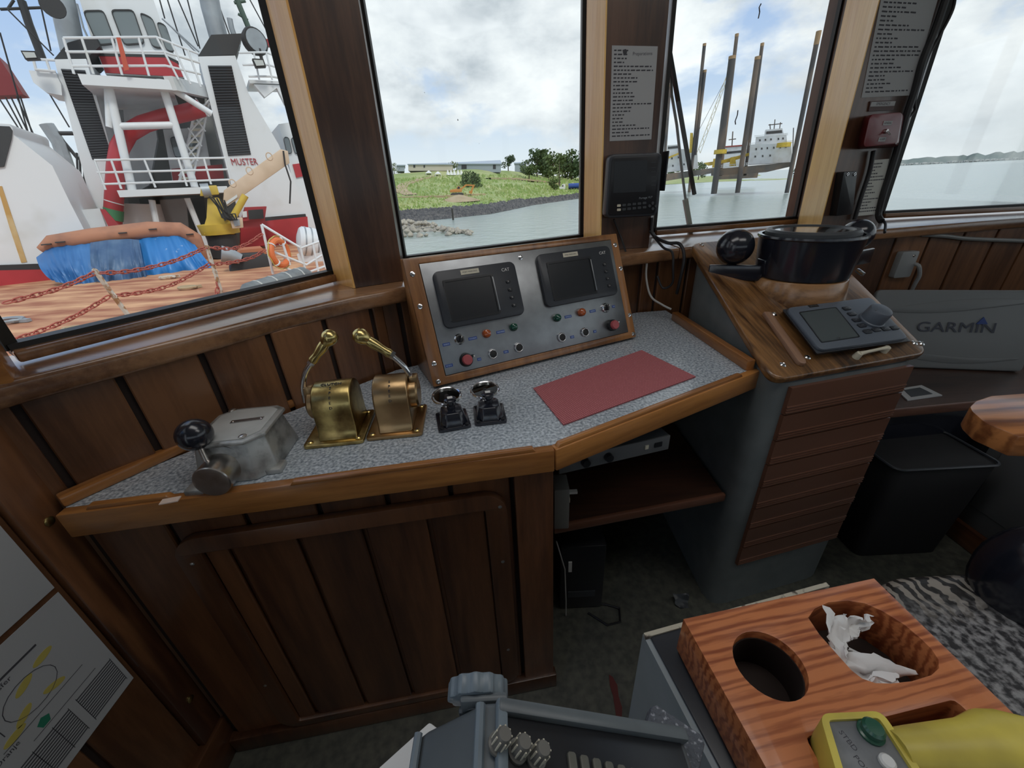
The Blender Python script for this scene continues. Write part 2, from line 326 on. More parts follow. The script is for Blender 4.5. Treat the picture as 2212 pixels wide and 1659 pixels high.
# ---- front windows
def leanup(p, u, v, dirn, ztop=ZT):          # point above p so that the edge passes pixel (u, v)
    n = V((-dirn[1], dirn[0], 0)); q = hitp(u, v, p, n); k = (ztop-p.z)/(q.z-p.z); return p+(q-p)*k
g = {'1a': (18, 755), '1b': (718, 590), '2a': (872, 560), '2b': (1257, 511), '3a': (1411, 497), '3b': (1719, 472), '4a': (1902, 461), '4b': (2420, 434)}
top = {'1b': (571, 0), '2a': (778, 0), '2b': (1264, 0), '3a': (1454, 0), '3b': (1821, 0), '4a': (2050, 0)}
G = {k: pz(*q, ZG) for k, q in g.items()}; GT = {}
for k in G:
    d = G[k[0]+'b']-G[k[0]+'a']
    GT[k] = leanup(G[k], *top[k], d) if k in top else G[k]+V((0, 0, ZT-ZG))
for i in '1234':
    a, b, at, bt = G[i+'a'], G[i+'b'], GT[i+'a'], GT[i+'b']; d = (b-a).normalized(); out = V((-d.y, d.x, 0))
    w = thing('window_'+i, {'1': 'window looking onto the red and white ship', '2': 'window looking onto the green hillside', '3': 'window looking onto the jack-up legs', '4': 'window looking onto open water'}[i], None, T(a), kind='structure')
    mb = MB(); mb.loft([[tuple(p+out*e_) for p in (a, b, bt, at)] for e_ in (0, .006)], T(-a)); mb.build('pane', M_glass, w, T(a))
    ga = MB()
    for p, q in ((a, b), (b, bt), (at, a), (at, bt)):
        ga.bar(p-a, q-a, .034 if p is a or q is a and p is not at else .022, .022)
    ga.build('gasket', M_gasket, w, T(a))
    bd = MB(); bd.bar(a-a-out*.022+V((0, 0, -.010)), b-a-out*.022+V((0, 0, -.010)), .024, .022); bd.build('bead', M_sill, w, T(a), bevel=.004)
    if i in '23':     # grime marks stuck on the panes
        for (u, v, h) in {'2': ((989, 259, .006), (917, 200, .003), (1035, 310, .002)), '3': ()}[i]:
            p = hitp(u, v, a-out*.001, out); MB().ball((0, 0, 0), h/2, 8, k=(.5, .5, 1)).build('grime_speck', M_black, w, T(p))
        if i == '3':
            for pts in (((1644, 8), (1640, 16), (1641, 26), (1638, 40)), ((1594, 238), (1593, 248), (1588, 262), (1589, 269))):
                ps = [hitp(u, v, a-out*.001, out) for u, v in pts]
                MB().tube([p-ps[0] for p in ps], .0022, 6).build('grime_streak', M_black, w, T(ps[0]))
# ---- sills
def sill(name, label, nose, outer):
    poly = [(p.x, p.y) for p in nose]+[(p.x, p.y) for p in reversed(outer)]
    o = MB().prism(poly, ZS-.046, ZS-.001).build(name, M_sill, None, None, bevel=.010, seg=3); return tag(o, label, None, None, 'structure')
def off(p, q, e_): d = (q-p).normalized(); n = V((-d.y, d.x, 0)); return p+n*e_, q+n*e_
N1 = [pz(*p, ZS) for p in ((-90, 850), (35, 817), (200, 777), (400, 727), (600, 676), (760, 640), (878, 618))]
N2 = [N1[-1], pz(1345, 550, ZS), pz(1470, 535, ZS)]; N3 = [N2[-1], pz(1872, 497, ZS)]; N4 = [N3[-1], pz(2160, 474, ZS), V((3.25, 2.0, ZS))]
o1 = off(G['1a']-(G['1b']-G['1a'])*.2, G['1b'], .08); o2 = off(G['2a'], G['2b'], .08); o3 = off(G['3a'], G['3b'], .08); o4 = off(G['4a'], G['4b'], .08)
sill('trim_1', 'varnished sill under the window facing the ship', N1, [*o1, o2[0]])
sill('trim_2', 'varnished sill behind the engine panel', N2, [o2[0], o2[1], o3[0]])
sill('trim_3', 'varnished sill behind the compass', N3, [o3[0], o3[1], o4[0]])
sill('trim_4', 'varnished sill under the window onto open water', N4, [o4[0], o4[1], V((3.35, 2.25, ZS))])
# ---- posts between the windows, each with a blond board on its lit side
def post(name, label, ga_, gb_, P, Pt, Q, Qt):
    d = (Q-P); a, b = G[ga_], G[gb_]; Pu, Qu = leanup(P, *Pt, d), leanup(Q, *Qt, d)
    drop = lambda p, t: p+(t-p)*((ZS-.002-p.z)/(t.z-p.z))
    bot = [drop(a, GT[ga_]), P, Q, drop(b, GT[gb_])]; tp = [GT[ga_], Pu, Qu, GT[gb_]]
    n = (Q-P).normalized(); n = V((-n.y, n.x, 0))*.06
    bot = bot+[bot[3]+n, bot[0]+n]; tp = tp+[tp[3]+n, tp[0]+n]
    o = MB().loft([[tuple(p-P) for p in bot], [tuple(p-P) for p in tp]]).build(name, M_post, None, T(P)); tag(o, label, None, None, 'structure')
    e = (Q-P).normalized()*-.005
    i0, i1 = bot[0]+(P-bot[0])*.16, tp[0]+(Pu-tp[0])*.16
    MB().loft([[tuple(p-P) for p in (i0+e, P+e, P+e*.0, i0)], [tuple(p-P) for p in (i1+e, Pu+e, Pu, i1)]]).build('jamb_board', M_blond, o, T(P))
    return o, P, Q, Pu, Qu
post1 = post('trim_5', 'dark post between the ship window and the hillside window', '1b', '2a', pz(768, 622, ZS), (622, 0), pz(873, 606, ZS), (774, 0))
post2 = post('trim_6', 'dark post holding the notice and the small display', '2b', '3a', pz(1298, 541, ZS), (1312, 0), pz(1401, 534, ZS), (1446, 0))
post3 = post('trim_7', 'dark post holding papers and the red alarm box', '3b', '4a', pz(1768, 505, ZS), (1901, 0), pz(1892, 491, ZS), (2038, 0))
P = pz(30, 818, ZS); Mp = wallframe(W1, W2); Mp.translation = P
tag(MB().box((-.07, .6, -.05), (.14, 1.25, .10)).build('trim_8', M_trim, None, Mp, bevel=.006), 'brown wooden post at the left end of the ship window', None, None, 'structure')
# header over the front windows
hd = [V((-.95, .45, 0)), V((-.60, 1.32, 0)), V((.55, 1.98, 0)), V((1.7, 2.2, 0)), V((3.35, 2.25, 0)), V((4.5, 1.35, 0))]
mb = MB()
for a, b in zip(hd, hd[1:]): mb.bar(a+V((0, 0, 2.525)), b+V((0, 0, 2.525)), .15, .14)
tag(mb.build('trim_9', M_post), 'header beam above the front windows', None, None, 'structure')
# charts pinned to the left wall
Mlw = wallframe((-.9, -.35), (-.9, .60)) @ T((.35, 0, .008))
def chart(name, label, y0, y1, z0, z1, m):
    t = thing(name, label, 'chart', Mlw @ T((y0, z0, 0))); MB().box(((y0+y1)/2, (z0+z1)/2, 0), (y1-y0, z1-z0, .0012)).build('sheet', m, t, Mlw); return t
c1 = chart('printed_form', 'white printed form pinned above the station diagram', .304, .514, .806, 1.10, M_paper)
k = MB()
for z in (.845, .875, .905, .935): k.box((.37, z, .001), (.11, .0015, .0004)); k.box((.345, z+.008, .001), (.05, .003, .0004))
k.build('print', M_ink, c1, Mlw)
c2 = chart('station_diagram', 'white station diagram with yellow ovals and a green pentagon', .300, .514, .494, .793, M_paper)
M_dy, M_dg = mat('diagram_yellow', (.50, .42, .10), .7), mat('diagram_green', (.02, .20, .12), .7)
for i, (y, z, a) in enumerate(((.400, .700, 25), (.440, .715, 10), (.425, .650, -20), (.375, .655, 30), (.352, .640, 5))): MB().prism(ell(.018, .007, 18), .0006, .0012).build('diagram_oval', M_dy, c2, Mlw @ T((y, z, 0)) @ RZ(a))
MB().prism([(.011*math.cos(R(90+72*i)), .011*math.sin(R(90+72*i))) for i in range(5)], .0006, .0012).build('diagram_pentagon', M_dg, c2, Mlw @ T((.385, .612, 0)))
k = MB(); k.tube([(.400+.042*math.cos(R(20*i)), .678+.034*math.sin(R(20*i)), .001) for i in range(18)], .0006, 4, closed=True)
k.box((.39, .744, .001), (.11, .004, .0004)); k.box((.345, .700, .001), (.0012, .09, .0004)); k.box((.40, .632, .001), (.14, .001, .0004)); k.box((.42, .600, .001), (.12, .001, .0004))
for r_ in range(12): k.box((.365, .583-.0062*r_, .001), (.10, .0026, .0004)); k.box((.467, .583-.0062*r_, .001), (.075, .0026, .0004))
for x in (.315, .35, .385, .415, .43, .505): k.box((x, .548, .001), (.0009, .078, .0004))
k.build('print', M_ink, c2, Mlw)
text('heading', 'Transfer', .013, M_ink, c2, Mlw @ T((.375, .733, .001)) @ RZ(0), .0001); text('heading', 'Oranje', .013, M_ink, c2, Mlw @ T((.332, .625, .001)), .0001)
# left wall: flat board at the corner and baseboard
MB().box((0, 0, 0), (.022, .075, 1.04)).build('corner_board', wood('corner_wood', (.07, .026, .012), (.24, .10, .04), 'Z', 5, .33, .4, ring=5), wl_, T((-.888, .563, .66)), bevel=.003)
for z, y in ((.93, .56), (.30, .56)): MB().lathe([(.0, 0), (.009, 0), (.009, .002), (.006, .004), (0, .004)], 12).build('screw', M_brass, wl_, T((-.877, y, z)) @ RY(90))
tag(MB().box((-.882, -1.0, .07), (.03, 3.2, .14)).build('baseboard_left', M_cab, None, None, bevel=.004), 'dark baseboard along the left side wall', None, None, 'structure')
# unseen fill lamps, added overhead to brighten the interior
def lamp(label, x, y, w, d, e):
    t = thing('fill_lamp', label, 'lamp', T((x, y, 2.59)), 'added fill lamps')
    MB().box((0, 0, -.02), (w+.06, d+.06, .04)).build('housing', M_white, t, T((x, y, 2.59)), bevel=.006)
    MB().box((0, 0, -.047), (w, d, .012)).build('diffuser', mat('fill_diffuser', (.9, .9, .9), .5, emit=(1, .98, .95, .8)) if 'fill_diffuser' not in bpy.data.materials else bpy.data.materials['fill_diffuser'], t, T((x, y, 2.59)), bevel=.004)
    ld = bpy.data.lights.new('fill_light', 'AREA'); ld.shape = 'RECTANGLE'; ld.size = w; ld.size_y = d; ld.energy = e; ld.color = (1, .98, .95); lo = bpy.data.objects.new('fill_light', ld); COL.objects.link(lo)
    lo.parent = t; lo.location = (0, 0, -.056)
lamp('added unseen fill lamp over the counter', .0, .55, 1.2, .5, 2.2); lamp('added unseen fill lamp over the helm chair', 1.3, .2, 1.2, .5, 2.2)
# ================================================================== COUNTER AND CABINET
CA, CB, CC = pz(128, 1107, HC), pz(1196, 968, HC), pz(1640, 797, HC)
ctop = thing('control_counter', 'angled control counter with speckled grey-blue top and orange wood edging', 'counter', T((-.2, .9, 0)))
poly = [(CA.x, CA.y+.012), (CB.x, CB.y+.012), (CC.x, CC.y+.006), (.655, 1.585), (W3.x-.03, W3.y-.025), (W2.x+.012, W2.y-.02), (-.862, .597)]
MB().prism(poly, HC-.032, HC).build('worktop', M_lam, ctop)
def edging(a, b, nm='edge_trim', h=.056, w=.022, zt=HC+.001):
    M = frame(a, b-a, (0, 0, 1)); Ln = (b-a).length
    return MB().box((Ln/2, zt-HC-h/2, -w/2+.010), (Ln, h, w)).build(nm, M_trim, ctop, M, bevel=.003)
edging(CA, CB); edging(CB, CC)
def lip(p, q, nm='fiddle_lip', w=.014, h=.010):
    a, b = pz(*p, HC), pz(*q, HC); M = frame(a, b-a, (0, 0, 1)); Ln = (b-a).length
    return MB().prism([(0, 0), (Ln, 0), (Ln-.008, h), (.008, h)], -.008, w-.008).build(nm, M_trim, ctop, M @ T((0, 0, .001)), bevel=.002)
lip((190, 1098), (378, 1074)); lip((628, 1046), (1158, 973)); lip((1200, 966), (1600, 812))
def strip(p, q, nm, w=.03, h=.022, dz=0):
    a, b = pz(*p, HC), pz(*q, HC); M = frame(a, b-a, (0, 0, 1)); Ln = (b-a).length
    return MB().prism([(0, 0), (Ln, 0), (Ln, h), (0, h)], -w, 0).build(nm, M_trim, ctop, M, bevel=.005)
strip((140, 1098), (420, 968), 'back_batten'); strip((420, 968), (735, 840), 'back_batten')
M = frame(pz(1627, 800, HC), pz(1462, 690, HC)-pz(1627, 800, HC), (0, 0, 1)); Ln = (pz(1462, 690, HC)-pz(1627, 800, HC)).length
MB().box((Ln/2, .016, -.011), (Ln, .032, .024)).build('side_batten', M_trim, ctop, M, bevel=.003)
MB().box((0, 0, .001), (.03, .014, .002)).build('worn_patch', mat('pale_peeled_label', (.75, .60, .52), .3), ctop, frame(pz(368, 1082, HC+.012), pz(400, 1076, HC+.012)-pz(368, 1082, HC+.012), (0, 1, 0)))
A, B = V((-.868, .585, 0)), V((.078, .711, 0)); Mc = frame(A, B-A, (0, 0, 1)); CL = (B-A).length
cab = thing('base_cabinet', 'dark wooden base cabinet with a round-cornered plank hatch under the counter', 'cabinet', T((A+B)/2))
MB().box((CL/2, .455, -.02), (CL, .91, .03)).build('carcass', M_groove, cab, Mc)
ys = B.y; side = MB().prism([(B.x-.022, B.y-.004), (B.x, B.y), (B.x+.02, 1.33), (B.x-.01, 1.33)], 0, .905); side.build('side_panel', M_cab, cab, None, bevel=.002)
xs = [.012, .155, .30, .445, .588, .725, .863]
for x0, x1 in zip(xs, xs[1:]): plank(x1-x0-.011, .85, Mc @ T((x0+.005, .06, -.006)), cab, M_cab)
MB().box((.912, .455, .006), (.09, .91, .02)).build('corner_stile', M_cab, cab, Mc, bevel=.003)
hx0, hx1, hy0, hy1 = .150, .846, .072, .838
outer = rrect(hx1-hx0, hy1-hy0, .055, 6, (hx0+hx1)/2, (hy0+hy1)/2); inner = rrect(hx1-hx0-.10, hy1-hy0-.07, .006, 2, (hx0+hx1)/2, (hy0+hy1)/2-.008)
hf = MB().holed(outer, [inner], .007, .026).build('hatch_frame', M_cab, cab, Mc, bevel=.004)
xs = [.196, .250, .389, .526, .668, .80]
for x0, x1 in zip(xs, xs[1:]): plank(x1-x0-.011, hy1-hy0-.06, Mc @ T((x0+.005, hy0+.02, .007)), hf, M_cab, t=.010)
for x, y in ((.83, .80), (.826, .62), (.82, .25), (.175, .77), (.172, .30)): MB().lathe([(0, 0), (.0045, 0), (.0045, .001), (0, .003)], 10).build('screw', M_worn, cab, Mc @ T((x, y, .026)))
MB().box((CL/2+.005, .033, .012), (CL+.012, .066, .028)).build('toe_rail', M_cab, cab, Mc, bevel=.004)
# ---- knee space: shelf, flat unit, small boxes
shelf = thing('under_shelf', 'dark wooden shelf low in the knee space under the counter', 'shelf', T((.4, 1.2, .5)))
mb = MB(); mb.prism([(.104, .885), (.682, .985), (.682, 1.55), (.5, 1.50), (.104, 1.30)], .48, .50); mb.build('board', wood('shelf_wood', (.02, .008, .005), (.06, .024, .012), 'X', 5, .5, .1), shelf)
a, b = V((.104, .885, .5)), V((.682, .985, .5)); mb = MB(); M = frame(a, b-a, (0, 0, 1)); mb.box(((b-a).length/2, -.008, .006), ((b-a).length, .030, .016)); mb.build('front_edge', M_face, shelf, M, bevel=.004)
un = thing('flat_receiver', 'slim grey faceplate unit hung under the counter in the knee space', 'receiver', T((.3, .95, .78)))
a, b = pz(1206, 1020, .79), pz(1441, 966, .79); M = frame(a, b-a, (0, 0, 1)); Ln = (b-a).length
MB().box((Ln/2, .02, -.10), (Ln, .045, .2)).build('housing', M_char, un, M, bevel=.003)
MB().box((Ln/2, .02, .003), (Ln, .045, .006)).build('faceplate', mat('unit_grey', (.12, .125, .13), .5), un, M, bevel=.001)
for x in (.07, .135): MB().lathe([(0, 0), (.012, 0), (.011, .012), (0, .013)], 16).build('knob', M_black, un, M @ T((x, .02, .006)))
MB().box((Ln-.07, .022, .007), (.010, .012, .003)).build('button', M_ivory, un, M); MB().box((Ln-.035, .022, .007), (.022, .014, .003)).build('socket', M_black, un, M)
for sx_ in (.05, Ln-.05): MB().box((sx_, .085, -.05), (.02, .09, .02)).build('hanger', M_char, un, M)
jb = thing('junction_box', 'small grey box with a lever on the cabinet side in the knee space', 'box', T((.125, .885, .5)))
MB().box((.128, .905, .578), (.045, .07, .155)).build('body', mat('box_grey', (.22, .22, .21), .5), jb, bevel=.003)
MB().box((.163, .90, .62), (.03, .012, .008)).build('lever', M_white, jb); MB().box((.1515, .89, .605), (.004, .02, .016)).build('tab', M_ivory, jb)
pc = thing('floor_unit', 'black electronics case on the floor in the knee space', 'case', T((.21, 1.06, 0)))
MB().box((.215, 1.09, .17), (.16, .30, .33)).build('case', M_black, pc, bevel=.006); MB().box((.17, .938, .24), (.012, .004, .05)).build('label', M_white, pc)
MB().box((.215, .938, .09), (.10, .004, .03)).build('vent', M_char, pc)
tag(MB().tube([(.12, .93, .38), (.15, .93, .24), (.155, .92, .08), (.155, .915, .004)], .0025, 6).build('thin_cable', M_wcable), 'thin pale cable hanging beside the black floor case', 'cable')
tag(MB().tube([(.24, .92, .004), (.30, .87, .005), (.35, .88, .005), (.36, .93, .005), (.31, .95, .005), (.27, .95, .01)], .004, 6).build('loose_cable', M_cable), 'loop of black cable lying on the knee space floor', 'cable')
def crumple(name, m, w, h, M, seed, amp=.25):
    def fn(u, v): 
        k = noise.noise_vector(V((u*2.3+seed, v*2.3, seed)))*amp; return ((u-.5)*w*(1-.45*v)+k.x*w, -v*h+k.y*h*.4, k.z*w)
    return MB().grid(fn, 8, 8).build(name, m, None, M, fix=False)
tag(crumple('hanging_rag', M_paperold, .10, .10, frame((.27, 1.05, .479), (1, .2, 0), (0, 0, 1)), 3), 'white rag hanging under the low shelf', 'rag')
# red stain on the floor: peeled paint patch
s0 = pz(1330, 1505, 0); tag(MB().prism([(-.012, -.05), (.004, -.056), (.012, -.03), (.009, .0), (.013, .03), (.004, .055), (-.006, .062), (-.011, .03), (-.008, 0)], .0005, .002).build('paint_chip', mat('oxide_red', (.10, .012, .010), .5), None, T(s0)), 'dark red worn paint patch on the floor', 'floor patch')
# heap of dust in far corner of the knee space
tag(crumple('debris_scrap', M_char, .06, .05, frame((.60, .96, .03), (1, 0, 0), (0, 1, .6)), 8), 'small dark scrap on the floor beside the pedestal foot', 'scrap')
# ================================================================== ENGINE PANEL
def lrect(pix, M):
    q = [hit(u, v, M) for u, v in pix]; (x0, y0), (x1, y1), (x2, y2), (x3, y3) = q      # TL TR BR BL
    return (x0+x1+x2+x3)/4, (y0+y1+y2+y3)/4, (x1+x2-x0-x3)/2, (y0+y1-y2-y3)/2
ya, tl = .434, .405; Xp = V((math.cos(ya), math.sin(ya), 0)); Np = V((-math.sin(ya), math.cos(ya), 0)); Yp = Np*math.sin(tl)+V((0, 0, math.cos(tl)))
Me = frame((-.222, .982, HC+.004), Xp, Yp); PW, PH = .72, .354
ep = thing('engine_panel', 'slanted steel engine instrument panel in a wood frame with two dark displays', 'control panel', Me)
ww = MB(); d = .16   # wooden wedge casing
Min = Me.inverted(); dn = Min.to_3x3() @ V((0, 0, -1)); bk = Min.to_3x3() @ Np
sec = [V((0, 0, -.001)), V((0, PH, -.001)), V((0, PH, -.001))+bk*.03, V((0, 0, 0))+bk*(PH*math.sin(tl)+.03)]
ww.loft([[tuple(p+V((x, 0, 0))) for p in sec] for x in (.001, PW-.001)]); ww.build('wedge_casing', M_pframe, ep, Me, bevel=.002)
MB().holed([(0, 0), (PW, 0), (PW, PH), (0, PH)], [[(.04, .022), (PW-.028, .022), (PW-.028, PH-.018), (.04, PH-.018)]], 0, .014).build('wood_frame', M_pframe, ep, Me, bevel=.003)
MB().box(((.04+PW-.028)/2, (.022+PH-.018)/2, .008), (PW-.07, PH-.042, .012)).build('steel_plate', M_steel, ep, Me, bevel=.001)
ZP = .014
for u, v in ((889, 595), (905, 664), (935, 786), (944, 825), (1323, 532), (1335, 582), (1354, 682), (1362, 723), (1120, 559)):
    x, y = hit(u, v, Me); x = min(max(x, .012), PW-.010); y = min(max(y, .012), PH-.012)
    b_ = MB().lathe([(0, 0), (.007, 0), (.007, .0015), (.0048, .002), (.0045, .0045), (0, .005)], 14).build('bolt', M_chrome, ep, Me @ T((x, y, .014)))
def display(pix, name):
    cx, cy, w, h = lrect(pix, Me); Md = Me @ T((cx, cy, ZP))
    o = MB().prism(rrect(w, h, .018, 5), 0, .012).build('display', M_bezel, ep, Md, bevel=.003)
    sxc, syc, sw, sh = -.028, -.006, w*.55, h*.66
    MB().holed(rrect(sw+.012, sh+.012, .003, 2, sxc, syc), [rrect(sw, sh, .002, 2, sxc, syc)], .0115, .0145).build('screen_bezel', M_black, o, Md)
    MB().box((sxc, syc, .012), (sw, sh, .001)).build('screen', M_screen, o, Md)
    MB().box((sxc+sw/2+.005, syc, .0135), (.003, sh*.93, .003)).build('bright_strip', M_steel, o, Md, bevel=.0005)
    MB().box((sxc-sw/2-.006, syc-.006, .0125), (.0012, sh*.9, .002)).build('bright_strip', M_steel, o, Md)
    for k in range(4):
        b_ = MB().prism(rrect(.014, .010, .004, 3), .0115, .0145).build('button', M_black, o, Md @ T((w/2-.034+.001*k, .022-.0235*k, 0)), bevel=.001)
        text('symbol', 'ABCDE'[k] if False else '+-<>'[k], .007, M_white, o, Md @ T((w/2-.034+.001*k, .022-.0235*k, .0146)), .0001)
    text('logo', 'CAT', .013, M_white, o, Md @ T((w/2-.034, h/2-.022, .0122)), .0002)
    MB().box((-.018, h/2-.013, .0125), (.055, .013, .0015)).build('paper_label', M_ivory, o, Md)
    text('label_print', name, .0058, M_ink, o, Md @ T((-.018, h/2-.0132, .0134)), .0001)
display([(931, 595), (1104, 566), (1127, 683), (955, 712)], 'PORT MAIN ENG'); display([(1152, 556), (1307, 534), (1325, 639), (1172, 668)], 'STBD MAIN ENG')
def onp(u, v): x, y = hit(u, v, Me @ T((0, 0, ZP))); return Me @ T((x, y, ZP))
for u, v in ((1050, 721), (1255, 675)): 
    o = MB().lathe([(0, 0), (.013, 0), (.013, .003), (.0125, .010), (.010, .014), (.004, .0165), (0, .017)], 20).build('amber_lamp', M_amber, ep, onp(u, v))
for u, v in ((1108, 707), (1202, 687)): MB().lathe([(0, 0), (.0125, 0), (.0125, .003), (.012, .010), (.0095, .0145), (.004, .017), (0, .0175)], 20).build('green_lamp', M_green, ep, onp(u, v))
for u, v in ((992, 733), (1308, 665)):
    o = MB().lathe([(.010, .004), (.0155, 0), (.0155, .004), (.013, .007), (.010, .007)], 20).build('key_switch', M_chrome, ep, onp(u, v))
    MB().lathe([(0, 0), (.0105, 0), (.0105, .007), (.008, .009), (0, .009)], 18).build('barrel', M_black, o, onp(u, v))
    MB().box((.001, 0, .013), (.005, .020, .010)).build('lever', M_black, o, onp(u, v) @ RZ(-25), bevel=.0015)
    MB().box((.001, .006, .0183), (.0015, .006, .001)).build('pointer', M_white, o, onp(u, v) @ RZ(-25))
for u, v in ((1064, 765), (1120, 751), (1213, 729), (1263, 718)):
    o = MB().lathe([(.0105, .002), (.0155, 0), (.0158, .004), (.0135, .0075), (.0115, .0075), (.0108, .003)], 8).build('button_ring', M_chrome, ep, onp(u, v), bevel=.0006)
    MB().lathe([(0, 0), (.0108, 0), (.0108, .005), (.009, .006), (0, .0058)], 20).build('button', M_rubber, o, onp(u, v))
for u, v, e_ in ((1006, 778, .9), (1321, 703, .75)):
    o = MB().lathe([(0, 0), (.019, 0), (.019, .010), (.017, .013), (.0155, .013)], 22).build('stop_collar', M_black, ep, onp(u, v))
    MB().lathe([(0, .012), (.0145, .012), (.015, .020), (.013, .024), (0, .0245)], 24).build('stop_button', M_red, o, onp(u, v))
    MB().box((.021, .003, .006), (.012, .006, .004)).build('guard_tab', M_black, o, onp(u, v) @ RZ(10))
    MB().ball((.024, .006, .010), .0028, 8).build('pin', M_white, o, onp(u, v))
for u, v, w in ((964, 744, .021), (1021, 731, .026), (1081, 717, .027), (970, 790, .022), (1035, 776, .012), (1093, 760, .016), (1227, 684, .025), (1280, 672, .023), (1325, 662, .012), (1236, 728, .014), (1285, 716, .012)):
    o = MB().box((0, 0, .0004), (w, .0085, .0008)).build('label_tape', M_blueink, ep, onp(u, v))
    k = MB(); x = -w/2+.003
    while x < w/2-.003: q = random.uniform(.001, .003); k.box((x+q/2, 0, .0010), (q, .004, .0003)); x += q+.0012
    k.build('print', mat('label_pale_blue', (.28, .36, .52), .5) if 'label_pale_blue' not in bpy.data.materials else bpy.data.materials['label_pale_blue'], o, onp(u, v))
# ================================================================== BRASS CONTROL HEADS
def head(label, corners, m, side, bodypx, leverpx, ballpx, word, yl):
    FLp, FRp, BRp = [pz(u, v, HC+.001) for u, v in corners]; X = (FRp-FLp); w = X.length; dp = (BRp-FRp).length
    Mh = frame(FLp, X, V((0, 0, 1)).cross(X)); t = thing('throttle_head', label, 'throttle', Mh)
    MB().prism(rrect(w, dp, .008, 3, w/2, dp/2), 0, .008).build('base_plate', m, t, Mh, bevel=.002)
    for x, y in ((.013, .013), (w-.013, .013), (w-.013, dp-.013), (.013, dp-.013)):
        s_ = MB().lathe([(0, 0), (.0065, 0), (.0065, .002), (.004, .004), (0, .004)], 14).build('screw', M_brass2, t, Mh @ T((x, y, .008)))
        MB().box((0, 0, .004), (.009, .0014, .0008)).build('slot', M_ink, s_, Mh @ T((x, y, .008)) @ RZ(random.uniform(0, 180)))
    cx, bw = hit(bodypx[0], bodypx[1], Mh @ T((0, .02, 0)) @ RX(90))[0], bodypx[3]
    zt = bodypx[4]; r = dp*.36; cy = dp*.52; zc = zt-r
    sec = [(.012, .008), (cy-r-.004, .016), (cy-r, .032)]
    sec += [(cy-r*math.cos(R(a)), zc+r*math.sin(R(a))) for a in range(0, 181, 15)]
    sec += [(cy+r, .032), (cy+r+.004, .016), (dp-.012, .008)]
    Mx = Mh @ Matrix(((0, 0, 1, 0), (1, 0, 0, 0), (0, 1, 0, 0), (0, 0, 0, 1)))   # section y,z -> local, extrude along x
    MB().prism(sec, cx-bw/2, cx+bw/2, Mx).build('housing', m, t, None, bevel=.009, seg=3)
    hx = cx+side*bw/2
    hub = MB().lathe([(0, 0), (.034, 0), (.034, .016), (.030, .020), (0, .020)], 24).build('hub', M_bronze, t, Mh @ T((hx-side*.002, cy, zc)) @ RY(90*side))
    MB().box((side*.011, 0, .03), (.018, .024, .03)).build('lever_boss', M_bronze, hub, Mh @ T((hx, cy, zc)), bevel=.002)
    pl = Mh @ V((0, cy, 0)); nn = Mh.to_3x3() @ V((0, 1, 0))
    pts = [hitp(u, v, pl, nn) for u, v in leverpx]; sm = []
    for i in range(len(pts)-1):
        p0, p1, p2, p3 = pts[max(i-1, 0)], pts[i], pts[i+1], pts[min(i+2, len(pts)-1)]
        for k in range(5):
            s_ = k/5; sm.append(.5*((2*p1)+(-p0+p2)*s_+(2*p0-5*p1+4*p2-p3)*s_*s_+(-p0+3*p1-3*p2+p3)*s_**3))
    sm.append(pts[-1]); lv = MB().tube(sm, .0062, 12).build('lever', M_chrome, t)
    e0 = pts[-1]; e1 = hitp(*ballpx, pl, nn); dv = (e1-e0); Mg = frame(e0, dv.orthogonal(), dv.cross(dv.orthogonal()))
    Mg = T(e0) @ dv.to_track_quat('Z', 'Y').to_matrix().to_4x4(); Ln = dv.length
    MB().lathe([(0, -.002), (.0095, -.002), (.0105, .004), (.009, .010), (.0092, Ln*.3), (.0115, Ln*.55), (.011, Ln*.7), (.0105, Ln-.018), (.0145, Ln-.011), (.0170, Ln-.003), (.0172, Ln+.003), (.014, Ln+.011), (.007, Ln+.016), (0, Ln+.0175)], 20).build('handle', M_brass2, t, Mg)
    MB().lathe([(0, -.010), (.009, -.010), (.009, -.002), (0, -.002)], 6).build('ferrule', M_chrome, t, Mg)
    for k, ch in enumerate(word[1]):
        an = R(62-13*k); text('engraving', ch, .009, M_ink, t, Mh @ T((cx, cy-r*math.cos(an)-.0003*math.cos(an), zc+r*math.sin(an)+.0003)) @ RX(90-math.degrees(an)) , .0006)
    an = R(76)
    if word[0]: text('engraving', word[0], .010, M_ink, t, Mh @ T((cx, cy-r*math.cos(an), zc+r*math.sin(an)+.0003)) @ RX(90-76), .0006, sx_=1.15)
    return t
zt1 = zfor(pz(700, 905, HC), 850)
head('tarnished brass throttle head with clutch lettering, lever on its left side', [(655, 972), (786, 958), (802, 890)], M_brass, -1, (718, 900, 0, .084, .125), [(660, 868), (655, 835), (660, 805), (676, 779)], (712, 729), ('CLUTCH', 'SPEED'), 0)
head('polished brass throttle head marked speed only, lever on its right side', [(791, 954), (913, 942), (921, 878)], M_bronze, 1, (845, 880, 0, .078, .125), [(893, 848), (889, 820), (874, 793), (842, 764)], (779, 726), ('', 'SPEED'), 0)
